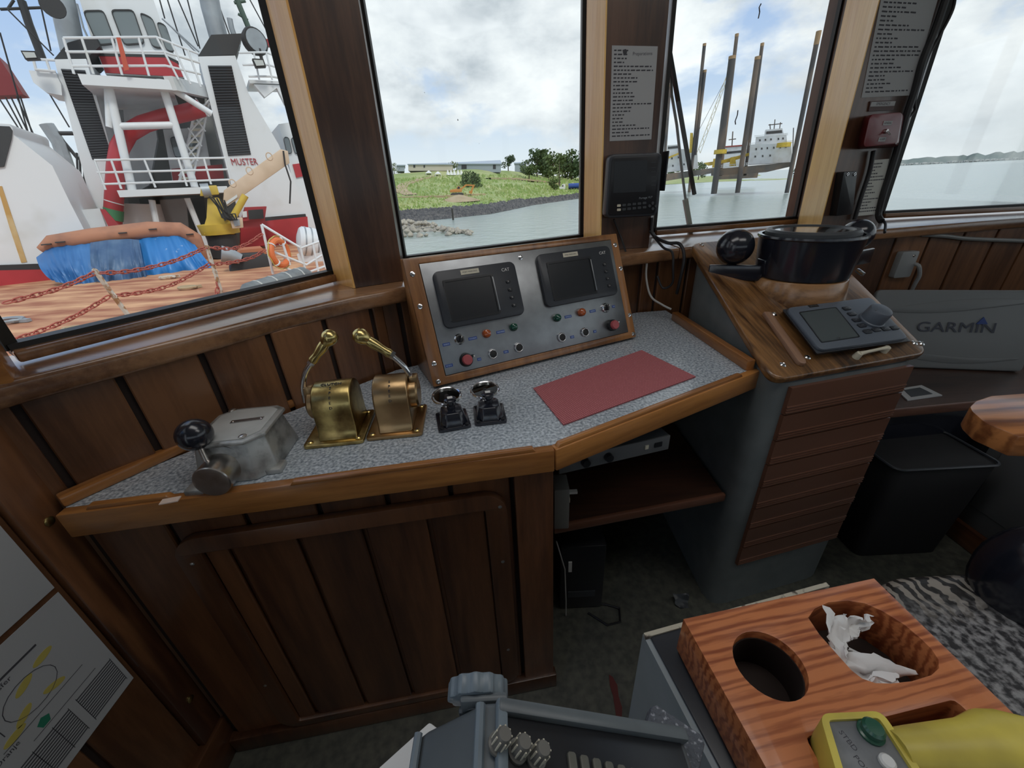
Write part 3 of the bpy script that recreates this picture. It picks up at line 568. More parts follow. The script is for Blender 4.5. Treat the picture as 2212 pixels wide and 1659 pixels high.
# ================================================================== CAST STEERING CONTROLLER
p0, p1 = pz(424, 1052, HC), pz(590, 1034, HC); Ms = frame(p0, p1-p0, V((0, 0, 1)).cross(p1-p0)); sw = (p1-p0).length
st = thing('steering_controller', 'cast grey steering controller box with a black ball lever', 'control lever', Ms)
ft = [(0, .012), (.006, 0), (sw-.03, 0), (sw, .03), (sw, .145), (sw-.03, .155), (.03, .155), (0, .13)]
tp = [(.012, .024), (.018, .016), (sw-.036, .016), (sw-.010, .042), (sw-.010, .130), (sw-.03, .145), (.035, .145), (.012, .125)]
MB().prism(ft, 0, .078, top=tp).build('housing', M_pewter, st, Ms, bevel=.004)
lidp = [(.006, .016), (.014, .008), (sw-.033, .008), (sw-.004, .038), (sw-.004, .136), (sw-.026, .151), (.032, .151), (.006, .128)]
lid = MB().prism(lidp, .079, .087).build('lid', M_pewter, st, Ms, bevel=.003)
MB().prism([(x*.84+sw*.08, y*.86+.011) for x, y in lidp], .0865, .089).build('lid_panel', mat('pale_casting', (.48, .49, .48), .5, noise_=(20, (.40, .41, .40), .4, .7, 5)), lid, Ms, bevel=.001)
MB().box((.085, .088, .0898), (.062, .011, .0018)).build('name_plate', M_worn, lid, Ms @ T((.0, 0, 0)) @ T((.085, .088, 0)) @ RZ(4) @ T((-.085, -.088, 0)))
for x in (.058, .112): MB().lathe([(0, 0), (.003, 0), (0, .002)], 10).build('rivet', M_chrome, lid, Ms @ T((x, .088+(x-.085)*.07, .0905)))
for x, y in ((sw-.04, .026), (.03, .14)): MB().lathe([(0, 0), (.0075, 0), (.0075, .004), (.004, .006), (0, .006)], 14).build('lid_screw', M_worn, lid, Ms @ T((x, y, .086)))
MB().box((.012, -.012, .006), (.034, .03, .012)).build('foot', M_pewter, st, Ms, bevel=.003); MB().box((sw-.004, .03, .006), (.03, .034, .012)).build('foot', M_pewter, st, Ms, bevel=.003)
hc0 = Ms.inverted() @ hitp(488, 1008, Ms @ V((0, .016, 0)), Ms.to_3x3() @ V((0, 1, 0))); Mhub = Ms @ T((hc0.x, .016, max(hc0.z, .032))) @ RX(90)
MB().lathe([(0, -.012), (.047, -.012), (.047, .002), (.041, .005), (0, .005)], 28).build('flange', M_pewter, st, Mhub)
MB().lathe([(0, 0), (.033, 0), (.033, .048), (.0315, .050), (.026, .0505), (0, .0505)], 32).build('hub', M_worn, st, Mhub)
hp_ = Mhub @ V((-.006, 0.004, .03)); dep = (hp_-EYE).dot(FW); bl_ = EYE+ray(420, 939)*(dep-.005)
MB().tube([hp_, hp_+(bl_-hp_)*.5, bl_], [.0055, .0055, .005], 12).build('lever', M_worn, st)
MB().ball((0, 0, 0), .0305, 28).build('ball_knob', M_satin, st, T(bl_))
# ================================================================== TWO PUSH UNITS
def pusher(label, c4, lab):
    a, b, c = [pz(u, v, HC+.001) for u, v in c4]; X = b-a; w = X.length; dp = (c-b).length; Mk = frame(a, X, V((0, 0, 1)).cross(X))
    t = thing('push_unit', label, 'switch', Mk, 'black push units on the counter')
    MB().prism(rrect(w, dp, .006, 2, w/2, dp/2), 0, .006).build('base', M_satin, t, Mk, bevel=.0015)
    lo = rrect(w*.86, dp*.86, .014, 1, w/2, dp/2); hi = rrect(w*.62, dp*.58, .010, 1, w/2, dp/2+.002)
    MB().prism(lo, .006, .034, top=hi).build('casting', M_satin, t, Mk, bevel=.002)
    for x, y in ((.009, .009), (w-.009, .009), (w-.009, dp-.009), (.009, dp-.009)): MB().lathe([(0, 0), (.0045, 0), (.0045, .003), (0, .004)], 10).build('screw', M_black, t, Mk @ T((x, y, .006)))
    MB().lathe([(0, 0), (.010, 0), (.010, .010), (.0075, .012), (.0075, .018), (.0145, .021), (.0145, .026), (.010, .029), (0, .0295)], 20).build('plunger', M_satin, t, Mk @ T((w/2, dp/2+.004, .033)))
    MB().box((0, 0, 0), (.012, .010, .0008)).build('plunger_label', M_white, t, Mk @ T((w/2, dp/2+.003, .0630)))
    Mlb = Mk @ T((w/2, dp*.24, .019)) @ RX(50)
    o = MB().box((0, 0, 0), (.030, .013, .001)).build('label', M_white, t, Mlb @ T((0, .002, .003)))
    text('label_print', lab, .0075, mat('label_red', (.25, .04, .05), .5) if 'label_red' not in bpy.data.materials else bpy.data.materials['label_red'], o, Mlb @ T((0, .002, .0037)), .0001)
    Mr = Mk @ T((w/2-.004, dp+.014, .040)) @ RX(8)
    ring = MB(); ring.tube([(.034*math.cos(2*math.pi*i/28), .034*math.sin(2*math.pi*i/28), 0) for i in range(28)], .0035, 8, closed=True); ring.build('ring', M_chrome, t, Mr)
    MB().lathe([(0, 0), (.031, 0), (.031, .002), (0, .002)], 24).build('clear_disc', glassmat('clear_disc', (.9, .92, .92), .10) if 'clear_disc' not in bpy.data.materials else bpy.data.materials['clear_disc'], t, Mr)
    MB().lathe([(0, -.040), (.006, -.040), (.005, 0.002), (0, .003)], 14).build('stalk', M_black, t, Mr)
pusher('black push unit with two-line tag, next to the brass throttle head', [(948, 937), (1019, 924), (1012, 884)], 'HORN')
pusher('black push unit with a red tag, next to the red mat', [(1026, 922), (1096, 914), (1085, 874)], 'HORN')
# ================================================================== RED MAT
def matmat():
    m = bpy.data.materials.new('woven_red'); m.use_nodes = True; N = m.node_tree.nodes; Lk = m.node_tree.links; b = N['Principled BSDF']; b.inputs['Roughness'].default_value = .75
    tcn = N.new('ShaderNodeTexCoord'); br = N.new('ShaderNodeTexBrick'); br.offset = 0; br.inputs['Scale'].default_value = 1; br.inputs['Brick Width'].default_value = .0058; br.inputs['Row Height'].default_value = .0058; br.inputs['Mortar Size'].default_value = .0013
    br.inputs['Color1'].default_value = (.60, .185, .20, 1); br.inputs['Color2'].default_value = (.68, .23, .245, 1); br.inputs['Mortar'].default_value = (.32, .085, .095, 1)
    Lk.new(tcn.outputs['Object'], br.inputs['Vector']); Lk.new(br.outputs[0], b.inputs['Base Color']); bp = N.new('ShaderNodeBump'); bp.inputs['Distance'].default_value = .002; bp.inputs['Strength'].default_value = .5; bp.invert = True; Lk.new(br.outputs[1], bp.inputs['Height']); Lk.new(bp.outputs[0], b.inputs['Normal']); return m
mp4 = [pz(u, v, HC+.004) for u, v in ((1217, 917), (1503, 813), (1386, 756), (1152, 838))]; Mm = frame(mp4[0], mp4[1]-mp4[0], mp4[3]-mp4[0])
MM = Mm.inverted(); tag(MB().prism([((MM @ p).x, (MM @ p).y) for p in mp4], -.003, 0).build('mesh_mat', matmat(), None, Mm), 'dusty red woven mesh mat lying on the counter', 'mat')
# ================================================================== PEDESTAL WITH SLOPED OAK TOP
FL, FR, BL = V((.684, .904, .96)), V((.684+.54*math.cos(.22), .904+.54*math.sin(.22), .96)), V((.68, 1.51, 1.226))
Mb = frame(FL, FR-FL, BL-FL); bl2 = Mb.inverted() @ BL; SK, BH = bl2.x, bl2.y; nb = Mb.to_3x3().col[2]
ped = thing('compass_pedestal', 'grey painted pedestal with sloping oak top and slatted brown front', 'pedestal', T((.95, 1.2, 0)))
def board_outline(i=0, r=.045):
    c = [(i, i), (.54-i, i), (.54+SK-i, BH-i), (SK+i, BH-i)]; out = []
    for k in range(4):
        p, q, s_ = V(c[k-1]), V(c[k]), V(c[(k+1) % 4]); a, b = (p-q).normalized(), (s_-q).normalized()
        for j in range(7):
            t_ = j/6; out.append(tuple(q + a*r*(1-t_)**2 + b*r*t_**2))
    return out
MB().prism(board_outline(), -.026, 0).build('oak_top', M_oak, ped, Mb, bevel=.008, seg=3)
zpl = lambda x, y: FL.z-.026-((x-FL.x)*nb.x+(y-FL.y)*nb.y)/nb.z-.004
q = [(Mb @ V((x, y, 0))).xy for x, y in board_outline(.012, .075)]; q = [V((p.x, p.y)) for p in q]
MB().loft([[(p.x, p.y, 0) for p in q], [(p.x, p.y, zpl(p.x, p.y)) for p in q]]).build('body', M_grey, ped)
fx = (FR-FL).normalized(); fn_ = V((fx.y, -fx.x, 0)); o0 = FL+fx*.07-fn_*.012; Mf = frame((o0.x, o0.y, 0), fx, (0, 0, 1)); FWd = .54-.07-.045
for k in range(8):
    z1 = .925-.088*k; h = .086
    mb = MB().box((FWd/2, z1-h/2, .006), (FWd, h-.002, .012))
    for j in range(3): mb.tube([(0, z1-h+.008+.0085*j, .012), (FWd, z1-h+.008+.0085*j, .012)], .0028, 6)
    mb.build('front_slat', M_face, ped, Mf)
def onb(u, v, dz=0): x, y = hit(u, v, Mb @ T((0, 0, dz))); return Mb @ T((x, y, dz))
for u, v in ((1672, 679), (1744, 772), (1691, 788), (1516, 529), (1975, 741), (1990, 742)):
    s_ = MB().lathe([(0, 0), (.0085, 0), (.0085, .0015), (.005, .004), (.002, .0025), (0, .0025)], 14).build('screw_cup', M_chrome, ped, onb(u, v))
a, b = hit(1653, 680, Mb), hit(1731, 792, Mb); Mt = Mb @ T((a[0], a[1], 0)) @ Matrix.Rotation(math.atan2(b[1]-a[1], b[0]-a[0]), 4, 'Z'); Ln = math.hypot(b[0]-a[0], b[1]-a[1])
MB().prism([(0, -.012), (Ln-.012, -.012), (Ln-.003, -.008), (Ln, 0), (Ln-.003, .008), (Ln-.012, .012), (0, .012)], 0, .013).build('wood_strip', wood('pale_strip', (.20, .10, .06), (.42, .24, .15), 'X', 7, .4, .3), ped, Mt, bevel=.002)
# cap block of grey on the right flank
MB().box((0, 0, 0), (.012, .03, .012)).build('hinge', M_chrome, ped, onb(1858, 588), bevel=.002)
# ---- autopilot head
ap = thing('autopilot_head', 'slate grey autopilot head with a large knob and buttons on the oak top', 'autopilot', onb(1830, 705))
DZ = .036; Mz = Mb @ T((0, 0, DZ)); c4 = [hit(*p, Mz) for p in ((1699, 664), (1883, 641), (1965, 730), (1772, 756))]
lowc = [hit(*p, Mb) for p in ((1690, 672), (1884, 652), (1968, 737), (1763, 768))]
def rnd(c, r, n=4):
    out = []
    for k in range(len(c)):
        p, q, s_ = V(c[k-1]), V(c[k]), V(c[(k+1) % len(c)]); a, b = (p-q).normalized(), (s_-q).normalized()
        for j in range(n+1): t_ = j/n; out.append(tuple(q+a*r*(1-t_)**2+b*r*t_**2))
    return out
cc = V((sum(p[0] for p in c4)/4, sum(p[1] for p in c4)/4)); big = [tuple(cc+(V(p)-cc)*1.035) for p in c4]
MB().loft([[(x, y, 0) for x, y in rnd(lowc, .004)], [(x, y, DZ-.010) for x, y in rnd(big, .004)]]).build('case', M_bezel, ap, Mb, bevel=.002)
MB().loft([[(x, y, DZ-.012) for x, y in rnd(c4, .02)], [(x, y, DZ) for x, y in rnd(c4, .02)]]).build('faceplate', M_slate, ap, Mb, bevel=.004)
sc = [hit(*p, Mz) for p in ((1728, 676), (1805, 665), (1855, 727), (1775, 739))]
MB().prism(rnd(sc, .005), DZ-.001, DZ+.0006).build('screen', M_lcd, ap, Mb)
sb = [tuple(V(p)+(V(p)-V((sum(x[0] for x in sc)/4, sum(x[1] for x in sc)/4)))*.05) for p in sc]
MB().holed(rnd(sb, .006), [rnd(sc, .005)], DZ-.001, DZ+.0012).build('screen_rim', M_black, ap, Mb)
dirx = V(c4[1])-V(c4[0]); ang = math.atan2(dirx.y, dirx.x)
for u, v in ((1828, 667), (1839, 679), (1849, 692), (1861, 704), (1873, 717), (1892, 713), (1912, 711), (1931, 709)):
    x, y = hit(u, v, Mz); Mk = Mb @ T((x, y, DZ)) @ Matrix.Rotation(ang, 4, 'Z')
    b_ = MB().prism(rrect(.026, .015, .004, 3), -.001, .004).build('button', M_bezel, ap, Mk, bevel=.0012)
    MB().box((0, 0, .0042), (.010, .0025, .0004)).build('symbol', M_steel, b_, Mk)
x, y = hit(1881, 693, Mz)
kb = MB().lathe([(0, 0), (.033, 0), (.033, .006), (.030, .008), (.029, .038), (.0265, .043), (.02, .0455), (0, .046)], 36).build('knob', M_slate, ap, Mb @ T((x, y, DZ)))
MB().box((-.022, 0, .0445), (.010, .0022, .0015)).build('pointer', M_steel, kb, Mb @ T((x, y, DZ)))
MB().box((0, 0, .0005), (.034, .010, .001)).build('badge', M_black, ap, Mb @ T((*hit(1757, 661, Mz), DZ)) @ Matrix.Rotation(ang, 4, 'Z'))
text('badge_print', 'SIMRAD', .0065, M_steel, ap, Mb @ T((*hit(1757, 661, Mz), DZ+.0012)) @ Matrix.Rotation(ang, 4, 'Z'), .0001)
text('model_print', 'AP50', .008, M_steel, ap, Mb @ T((*hit(1812, 731, Mz), DZ+.0014)) @ Matrix.Rotation(ang, 4, 'Z'), .0001)
# ---- white handle
hn = thing('pull_handle', 'small off-white pull handle on the front edge of the oak top', 'handle', onb(1872, 755))
a, b = [onb(*p).translation for p in ((1848, 772), (1908, 759))]; u_ = nb*.014
MB().tube([a+u_, a+(b-a)*.25+u_*1.15, a+(b-a)*.75+u_*1.15, b+u_], [.007, .0045, .0045, .007], 10).build('grip', M_ivory, hn)
for p in (a, b): MB().lathe([(0, 0), (.010, 0), (.009, .012), (.0075, .018), (0, .0185)], 14).build('foot', M_ivory, hn, T(p) @ Mb.to_3x3().to_4x4())
# ---- magnetic compass
cb_ = onb(1733, 622).translation; cb_ = V((cb_.x-.012, cb_.y+.012, cb_.z)); cp = thing('magnetic_compass', 'large black bowl compass with two iron spheres on side brackets', 'compass', T(cb_))
rb, rt, hb = .128, .142, .125; z0 = cb_.z+.035
MB().loft([[tuple(Mb.inverted() @ V((cb_.x+.148*math.cos(t_), cb_.y+.148*math.sin(t_), 0)).to_3d()) for t_ in [0]]], caps=False) if False else None
ring = []
for zz_ in (0, 1):
    ring.append([(cb_.x+(.142-.012*zz_)*math.cos(R(10*i)), cb_.y+(.142-.012*zz_)*math.sin(R(10*i)), (zpl(cb_.x+.14*math.cos(R(10*i)), cb_.y+.14*math.sin(R(10*i)))+.028) if zz_ == 0 else max(z0+.004, zpl(cb_.x+.14*math.cos(R(10*i)), cb_.y+.14*math.sin(R(10*i)))+.034)) for i in range(36)])
MB().loft(ring).build('wedge_ring', M_oakx, cp, None, bevel=.003)
MB().lathe([(0, 0), (rb-.012, 0), (rb, .008), (rb+.004, .03), (rt, hb), (rt+.004, hb+.004), (rt+.003, hb+.010), (rt-.008, hb+.010), (rt-.010, hb-.012), (0, hb-.012)], 48, T((cb_.x, cb_.y, z0))).build('bowl', M_satin, cp)
MB().lathe([(.100, -.01), (.126, -.01), (.126, .006), (.120, .012), (.108, .012), (.100, .004)], 44).build('lens_ring', M_char, cp, T((cb_.x, cb_.y, z0+hb+.012)))
MB().lathe([(0, 0), (.101, 0), (.101, .004), (.06, .007), (0, .0085)], 40).build('lens', mat('compass_glass', (.05, .05, .05), .03, spec=1, coat=1), cp, T((cb_.x, cb_.y, z0+hb+.016)))
card = MB().lathe([(.075, 0), (.098, 0), (.098, .001), (.075, .001)], 40).build('compass_card', M_paperold, cp, T((cb_.x, cb_.y, z0+hb-.004)))
dpt = (cb_-EYE).dot(FW)
for (u, v), rr, sd_ in (((1588, 533), .057, -1), ((1851, 507), .050, 1)):
    c = EYE+ray(u, v)*(dpt+(-.01 if sd_ < 0 else .04))
    s_ = MB().ball((0, 0, 0), rr, 30).build('iron_sphere', M_satin, cp, T(c))
    MB().lathe([(0, 0), (.018, 0), (.014, .03), (0, .03)], 14).build('sphere_stem', M_black, s_, T(c-V((0, 0, rr+.018))))
    inn = V((cb_.x+sd_*rb*.98, cb_.y+(.0 if sd_ < 0 else .03), c.z-rr-.022)); outp = V((c.x+sd_*.075, c.y, c.z-rr-.022))
    br = MB(); br.bar(inn, outp, .012, .05); br.build('bracket', M_satin, cp, None, bevel=.003)
    br = MB(); br.bar(inn+V((sd_*.002, 0, .0)), inn+V((sd_*.012, 0, .045)), .04, .008); br.build('bracket_lug', M_satin, cp, None, bevel=.002)
# ================================================================== THINGS ON THE POSTS
def postframe(t): _, P, Q, Pu, Qu = t; return frame(P, Q-P, Pu-P)
Mq2, Mq3 = postframe(post2), postframe(post3)
def sheet(name, label, cat, pix, M, m, rows=0, dz=.0015, head_=None, seed=1, wmax=.9):
    Mz_ = M @ T((0, 0, dz)); q = [hit(u, v, Mz_) for u, v in pix]     # TL TR BR BL
    t = thing(name, label, cat, Mz_ @ T((q[3][0], q[3][1], 0)))
    MB().prism([q[3], q[2], q[1], q[0]], -.0012, 0).build('sheet', m, t, Mz_)
    if rows:
        rnd_ = random.Random(seed); k = MB(); TLq, TRq, BRq, BLq = [V(p) for p in q]
        for r_ in range(rows):
            f = (r_+1.2)/(rows+1.6); a = TLq+(BLq-TLq)*f; b = TRq+(BRq-TRq)*f; d = b-a; x = .05; end = rnd_.choice((.3, .35, .45, .6, wmax, wmax))
            hgt = (TLq-BLq).length/(rows+1.6)*.36
            while x < end:
                w_ = rnd_.uniform(.03, .10); c = a+d*(x+w_/2); k.box((c.x, c.y, .0002), (d.length*w_, hgt, .0003)); x += w_+.025
        k.build('print', M_ink, t, Mz_)
    return t, Mz_, q
t_, Mz_, q = sheet('notice_sheet', 'white printed notice taped above the small display', 'notice', [(1322, 98), (1421, 100), (1407, 301), (1317, 305)], Mq2, M_paper, 24, seed=4)
MB().lathe([(0, 0), (.007, 0), (.007, .0005), (0, .0005)], 12).build('crest', M_ink, t_, Mq2 @ T((*hit(1350, 112, Mz_), .0016)))
text('heading', 'Preparations', .013, M_ink, t_, Mq2 @ T((*hit(1388, 116, Mz_), .0016)) , .0001)
# small display
Md_ = Mq2 @ T((0, 0, .05)); q = [hit(*p, Md_) for p in ((1316, 333), (1433, 329), (1421, 466), (1307, 472))]
dv = thing('receiver_display', 'charcoal keypad display mounted on the post under the notice', 'display', Mq2)
MB().loft([[(x, y, -.042) for x, y in rnd(q, .02)], [(x, y, .0) for x, y in rnd(q, .024)]]).build('case', M_bezel, dv, Md_, bevel=.006)
c = V((sum(p[0] for p in q)/4, sum(p[1] for p in q)/4)); inn = [tuple(c+(V(p)-c)*.9) for p in q]
MB().loft([[(x, y, 0) for x, y in rnd(inn, .014)], [(x, y, .003) for x, y in rnd(inn, .014)]]).build('faceplate', M_black, dv, Md_, bevel=.001)
sq = [hit(*p, Md_) for p in ((1327, 349), (1398, 346), (1394, 414), (1324, 417))]
MB().prism([sq[3], sq[2], sq[1], sq[0]], .003, .0036).build('screen', M_screen, dv, Md_)
text('name_print', 'Portage VLP', .010, M_steel, dv, Md_ @ T((*hit(1394, 427, Md_), .0032)) @ RZ(2), .0001)
for r_, vv in enumerate((444, 453)):
    for k_ in range(6):
        x, y = hit(1336+11*k_, vv-1.1*k_, Md_); MB().prism(rrect(.014, .008, .002, 2), .003, .0055).build('key', M_ivory if k_ == 0 else M_char, dv, Md_ @ T((x, y, 0)))
for du, dv_ in ((0, -6), (0, 6), (-7, 0), (7, 0)): MB().lathe([(0, 0), (.006, 0), (.005, .003), (0, .003)], 12).build('arrow_key', M_char, dv, Md_ @ T((*hit(1409+du, 445+dv_, Md_), .003)))
k = MB()
for vv in (351, 362, 371, 382, 391, 400): x, y = hit(1411, vv, Md_); k.box((x, y, .0033), (.018, .0022, .0004))
k.build('side_print', M_char, dv, Md_)
x, y = hit(1437, 370, Md_); MB().box((x, y, -.015), (.006, .125, .05)).build('side_shield', M_black, dv, Md_, bevel=.002)
x, y = hit(1372, 400, Md_); MB().box((x, y, -.044), (.07, .07, .012)).build('bracket', M_black, dv, Md_, bevel=.003)
def cable(name, label, pts, r=.004, m=None, cat='cable'):
    pts = [V(p) for p in pts]; sm = []
    for i in range(len(pts)-1):
        p0, p1, p2, p3 = pts[max(i-1, 0)], pts[i], pts[i+1], pts[min(i+2, len(pts)-1)]
        for k_ in range(6):
            s_ = k_/6; sm.append(.5*((2*p1)+(-p0+p2)*s_+(2*p0-5*p1+4*p2-p3)*s_*s_+(-p0+3*p1-3*p2+p3)*s_**3))
    sm.append(pts[-1]); return tag(MB().tube(sm, r, 8).build(name, m or M_cable), label, cat)
nq = Mq2.to_3x3().col[2]; on2 = lambda u, v, e_=.01: hitp(u, v, post2[1]+nq*e_, nq)
Mw2 = wallframe(W3, W4); nw3 = Mw2.to_3x3().col[2]; on3 = lambda u, v, e_=.015: hitp(u, v, V((W3.x, W3.y, 0))+nw3*e_, nw3)
cable('display_cable', 'thin black cable trailing below the keypad display onto the sill', [on2(1326, 474, .02), on2(1336, 500, .012), on2(1344, 520, .02), on2(1352, 545, .06)], .0035)
wf = V((0, 1, 0)); onw = lambda u, v, y: hitp(u, v, (0, y, 0), wf)
cable('sill_cable', 'black cable looping from the post over the sill to the pedestal side', [on2(1408, 470, .01), on2(1410, 505, .02), onw(1440, 524, 1.50), onw(1468, 527, 1.49), onw(1478, 556, 1.47), onw(1470, 600, 1.47), onw(1462, 634, 1.5)], .006)
cable('drop_cable', 'black cable dropping down the planks beside the pedestal', [on2(1404, 500, .014), onw(1432, 534, 1.52), onw(1452, 545, 1.50), onw(1454, 580, 1.49), onw(1452, 612, 1.50), onw(1432, 622, 1.52), onw(1420, 596, 1.54)], .0045)
cable('pale_cable', 'pale cable curling behind the counter beside the pedestal', [onw(1398, 560, 1.53), onw(1396, 600, 1.54), onw(1406, 640, 1.52), onw(1430, 658, 1.48), onw(1450, 668, 1.46)], .004, M_wcable)
# ---- post 3
sheet('upper_sheet', 'dim printed sheet high on the post above the red box', 'notice', [(1905, -8), (2026, -2), (1967, 206), (1861, 211)], Mq3, M_paper, 22, seed=9)
sheet('lower_sheet', 'narrow printed sheet low on the post beside the open-water window', 'notice', [(1882, 346), (1921, 343), (1893, 463), (1848, 467)], Mq3, M_paperold, 16, seed=12)
pq = thing('dark_plaque', 'small dark plaque with a white strip above the red box', 'sign', Mq3 @ T((*hit(1900, 230, Mq3), 0)))
q = [hit(*p, Mq3) for p in ((1878, 219), (1933, 217), (1927, 238), (1874, 241))]; MB().prism([q[3], q[2], q[1], q[0]], 0, .004).build('plate', mat('brown_plate', (.06, .02, .015), .5), pq, Mq3)
q = [hit(*p, Mq3) for p in ((1880, 221), (1932, 219), (1929, 229), (1877, 231))]; MB().prism([q[3], q[2], q[1], q[0]], .004, .005).build('white_strip', M_paper, pq, Mq3)
xq = hit(1905, 225, Mq3); text('print', 'EMERGENCY', .013, M_ink, pq, Mq3 @ T((xq[0], xq[1], .0051)), .0001)
rb_ = thing('alarm_box', 'dark red alarm switch box with two white name strips on the post', 'alarm', Mq3 @ T((*hit(1900, 285, Mq3), 0)))
Mr_ = Mq3 @ T((0, 0, .055)); q = [hit(*p, Mr_) for p in ((1880, 247), (1950, 242), (1938, 310), (1864, 318))]; bx = [hit(*p, Mq3) for p in ((1866, 250), (1955, 246), (1943, 318), (1850, 323))]
MB().loft([[(x, y, 0) for x, y in rnd([bx[3], bx[2], bx[1], bx[0]], .02)], [(x, y, .055) for x, y in rnd([q[3], q[2], q[1], q[0]], .02)]]).build('housing', mat('alarm_red', (.16, .016, .022), .35, coat=.3), rb_, Mq3, bevel=.004)
for (u, v), w_, s_ in (((1917, 266), .048, 'GENERAL'), ((1905, 301), .040, 'ALARM')):
    x, y = hit(u, v, Mr_); o = MB().box((0, 0, .0008), (w_*.95, .014, .0016)).build('name_strip', M_paper, rb_, Mr_ @ T((x, y, 0))); text('print', s_, .0095, M_ink, o, Mr_ @ T((x, y, .0017)), .0001)
x, y = hit(1912, 284, Mr_); MB().lathe([(0, 0), (.008, 0), (.007, .008), (0, .009)], 14).build('switch_boss', M_worn, rb_, Mr_ @ T((x, y, 0))); MB().tube([(x, y, .006), (x+.001, y-.012, .02)], .003, 8).build('switch_lever', M_worn, rb_, Mr_)
hs = thing('radio_holster', 'black holster with two eyelets low on the post', 'holster', Mq3 @ T((*hit(1812, 440, Mq3), 0)))
q = [hit(*p, Mq3) for p in ((1806, 372), (1835, 370), (1826, 462), (1791, 466))]; MB().prism(rnd([q[3], q[2], q[1], q[0]], .006), 0, .03).build('pouch', M_black, hs, Mq3, bevel=.004)
for u in (1814, 1829): MB().tube([(.005*math.cos(R(30*i)), .005*math.sin(R(30*i)), 0) for i in range(12)], .0015, 6, closed=True).build('eyelet', M_chrome, hs, Mq3 @ T((*hit(u, 377, Mq3), .031)))
n3 = Mq3.to_3x3().col[2]; onq = lambda u, v, e_=.012: hitp(u, v, post3[1]+n3*e_, n3)
cable('post_conduit', 'black conduit strapped diagonally over the narrow sheet', [onq(1887, 326), onq(1878, 372), onq(1862, 420), onq(1846, 474)], .008)
cable('bundle_cable', 'thick black cable running down the right edge of the post to the sill', [onq(2052, -30), onq(2022, 60), onq(1994, 130), onq(1978, 190), onq(1958, 250), onq(1942, 310), onq(1924, 370), onq(1908, 420), onq(1898, 462), onq(1904, 478, .04)], .012)
cable('stray_cable', 'thin cable bowing away from the right edge of the post', [onq(2064, -30), onq(2058, 20), onq(2028, 80), onq(2006, 120), onq(1986, 180), onq(1976, 220), onq(1976, 238), onq(1964, 252)], .005)
cable('edge_cable', 'thin cable hugging the post edge and dropping over the sill', [onq(1952, 262), onq(1936, 330), onq(1922, 380), onq(1903, 430), onq(1899, 466, .02), onq(1912, 482, .06), onq(1911, 502, .12)], .005)
# ================================================================== RIGHT-HAND DESK AND GREY DISPLAY COVER
ZL = .617
dk = thing('side_desk', 'dark low desk along the right wall under the open-water window', 'desk', T((2.2, 1.7, 0)))
f0, f1 = pz(1962, 880, ZL), pz(2212, 856, ZL); dr = (f1-f0).normalized(); e0 = f0-dr*.25; e1 = f0+dr*1.7
M_desk = wood('dark_desk', (.022, .012, .009), (.075, .040, .028), 'X', 5, .3, .5)
MB().prism([(e0.x, e0.y), (e1.x, e1.y), (3.2, 1.93), (1.70, 1.79), (1.245, 1.70), (1.245, e0.y)], ZL-.028, ZL-.001).build('desktop', M_desk, dk)
M = frame(e0, e1-e0, (0, 0, 1)); Ln = (e1-e0).length
MB().box((Ln/2, -.016, .004), (Ln, .036, .016)).build('nosing', wood('desk_nosing', (.05, .022, .016), (.16, .075, .05), 'X', 5, .3, .5), dk, M, bevel=.005)
MB().box((Ln/2, -.32, -.05), (Ln, .57, .02)).build('front_panel', M_black, dk, M)
mb = MB(); mb.box((Ln*.5, -.03-.10, -.028), (Ln*.9, .16, .024)); mb.build('drawer_front', M_satin, dk, M, bevel=.004)
gd = thing('display_cover', 'light grey plastic display cover leaning against the wall on the side desk', 'cover', T(pz(2100, 800, ZL)))
b0, b1 = pz(1985, 797, ZL), pz(2212, 806, ZL); Xg = (b1-b0).normalized(); br_ = b1-Xg*.005; o_ = br_-Xg*.60; Ng = V((-Xg.y, Xg.x, 0)); tl_ = R(14)
Mg_ = frame(o_, Xg, Ng*math.sin(tl_)+V((0, 0, math.cos(tl_)))); GW, GH = .60, zfor(o_+Ng*.09, 622)-ZL
M_gc = mat('cover_grey', (.17, .18, .185), .42)
MB().prism(rrect(GW, GH, .022, 5, GW/2, GH/2), -.025, 0).build('shell', M_gc, gd, Mg_ @ T((0, .004, 0)), bevel=.008, seg=3)
def wave_(y0, amp, th, hgt):
    up = [(x*GW/20+.0, y0+amp*math.sin(x/20*3.0-.6)) for x in range(1, 20)]; lo = [(x, y-th*math.sin((i_+1)/20*math.pi)) for i_, (x, y) in enumerate(up)]
    return MB().prism(up+lo[::-1], -.001, hgt)
wave_(GH*.80, .035, .05, .003).build('moulded_swoosh', M_gc, gd, Mg_ @ T((0, .004, 0)), bevel=.0015); wave_(GH*.22, -.02, .03, .003).build('moulded_swoosh', M_gc, gd, Mg_ @ T((0, .004, 0)), bevel=.0015)
gx, gy = hit(2063, 708, Mg_); text('brand_print', 'GARMIN', .062, mat('navy_ink', (.05, .055, .075), .5), gd, Mg_ @ T((gx, gy, .0045)), .0003, sx_=1.22)
tx, ty = hit(2121, 694, Mg_); MB().prism([(tx-.020, ty-.012), (tx+.020, ty-.012), (tx, ty+.018)], .001, .005).build('brand_triangle', mat('brand_blue', (.03, .06, .22), .5), gd, Mg_)
fs = thing('framed_card', 'white bordered card with dark middle lying on the side desk', 'card', T(pz(2000, 850, ZL)))
q = [pz(*p, ZL+.001) for p in ((1960, 866), (2035, 855), (1990, 833), (1935, 842))]; MB().prism([(p.x, p.y) for p in q], ZL, ZL+.004).build('border', M_paper, fs)
c = (q[0]+q[1]+q[2]+q[3])/4; MB().prism([tuple((c+(p-c)*.62).xy) for p in q], ZL+.004, ZL+.0055).build('middle', M_char, fs)
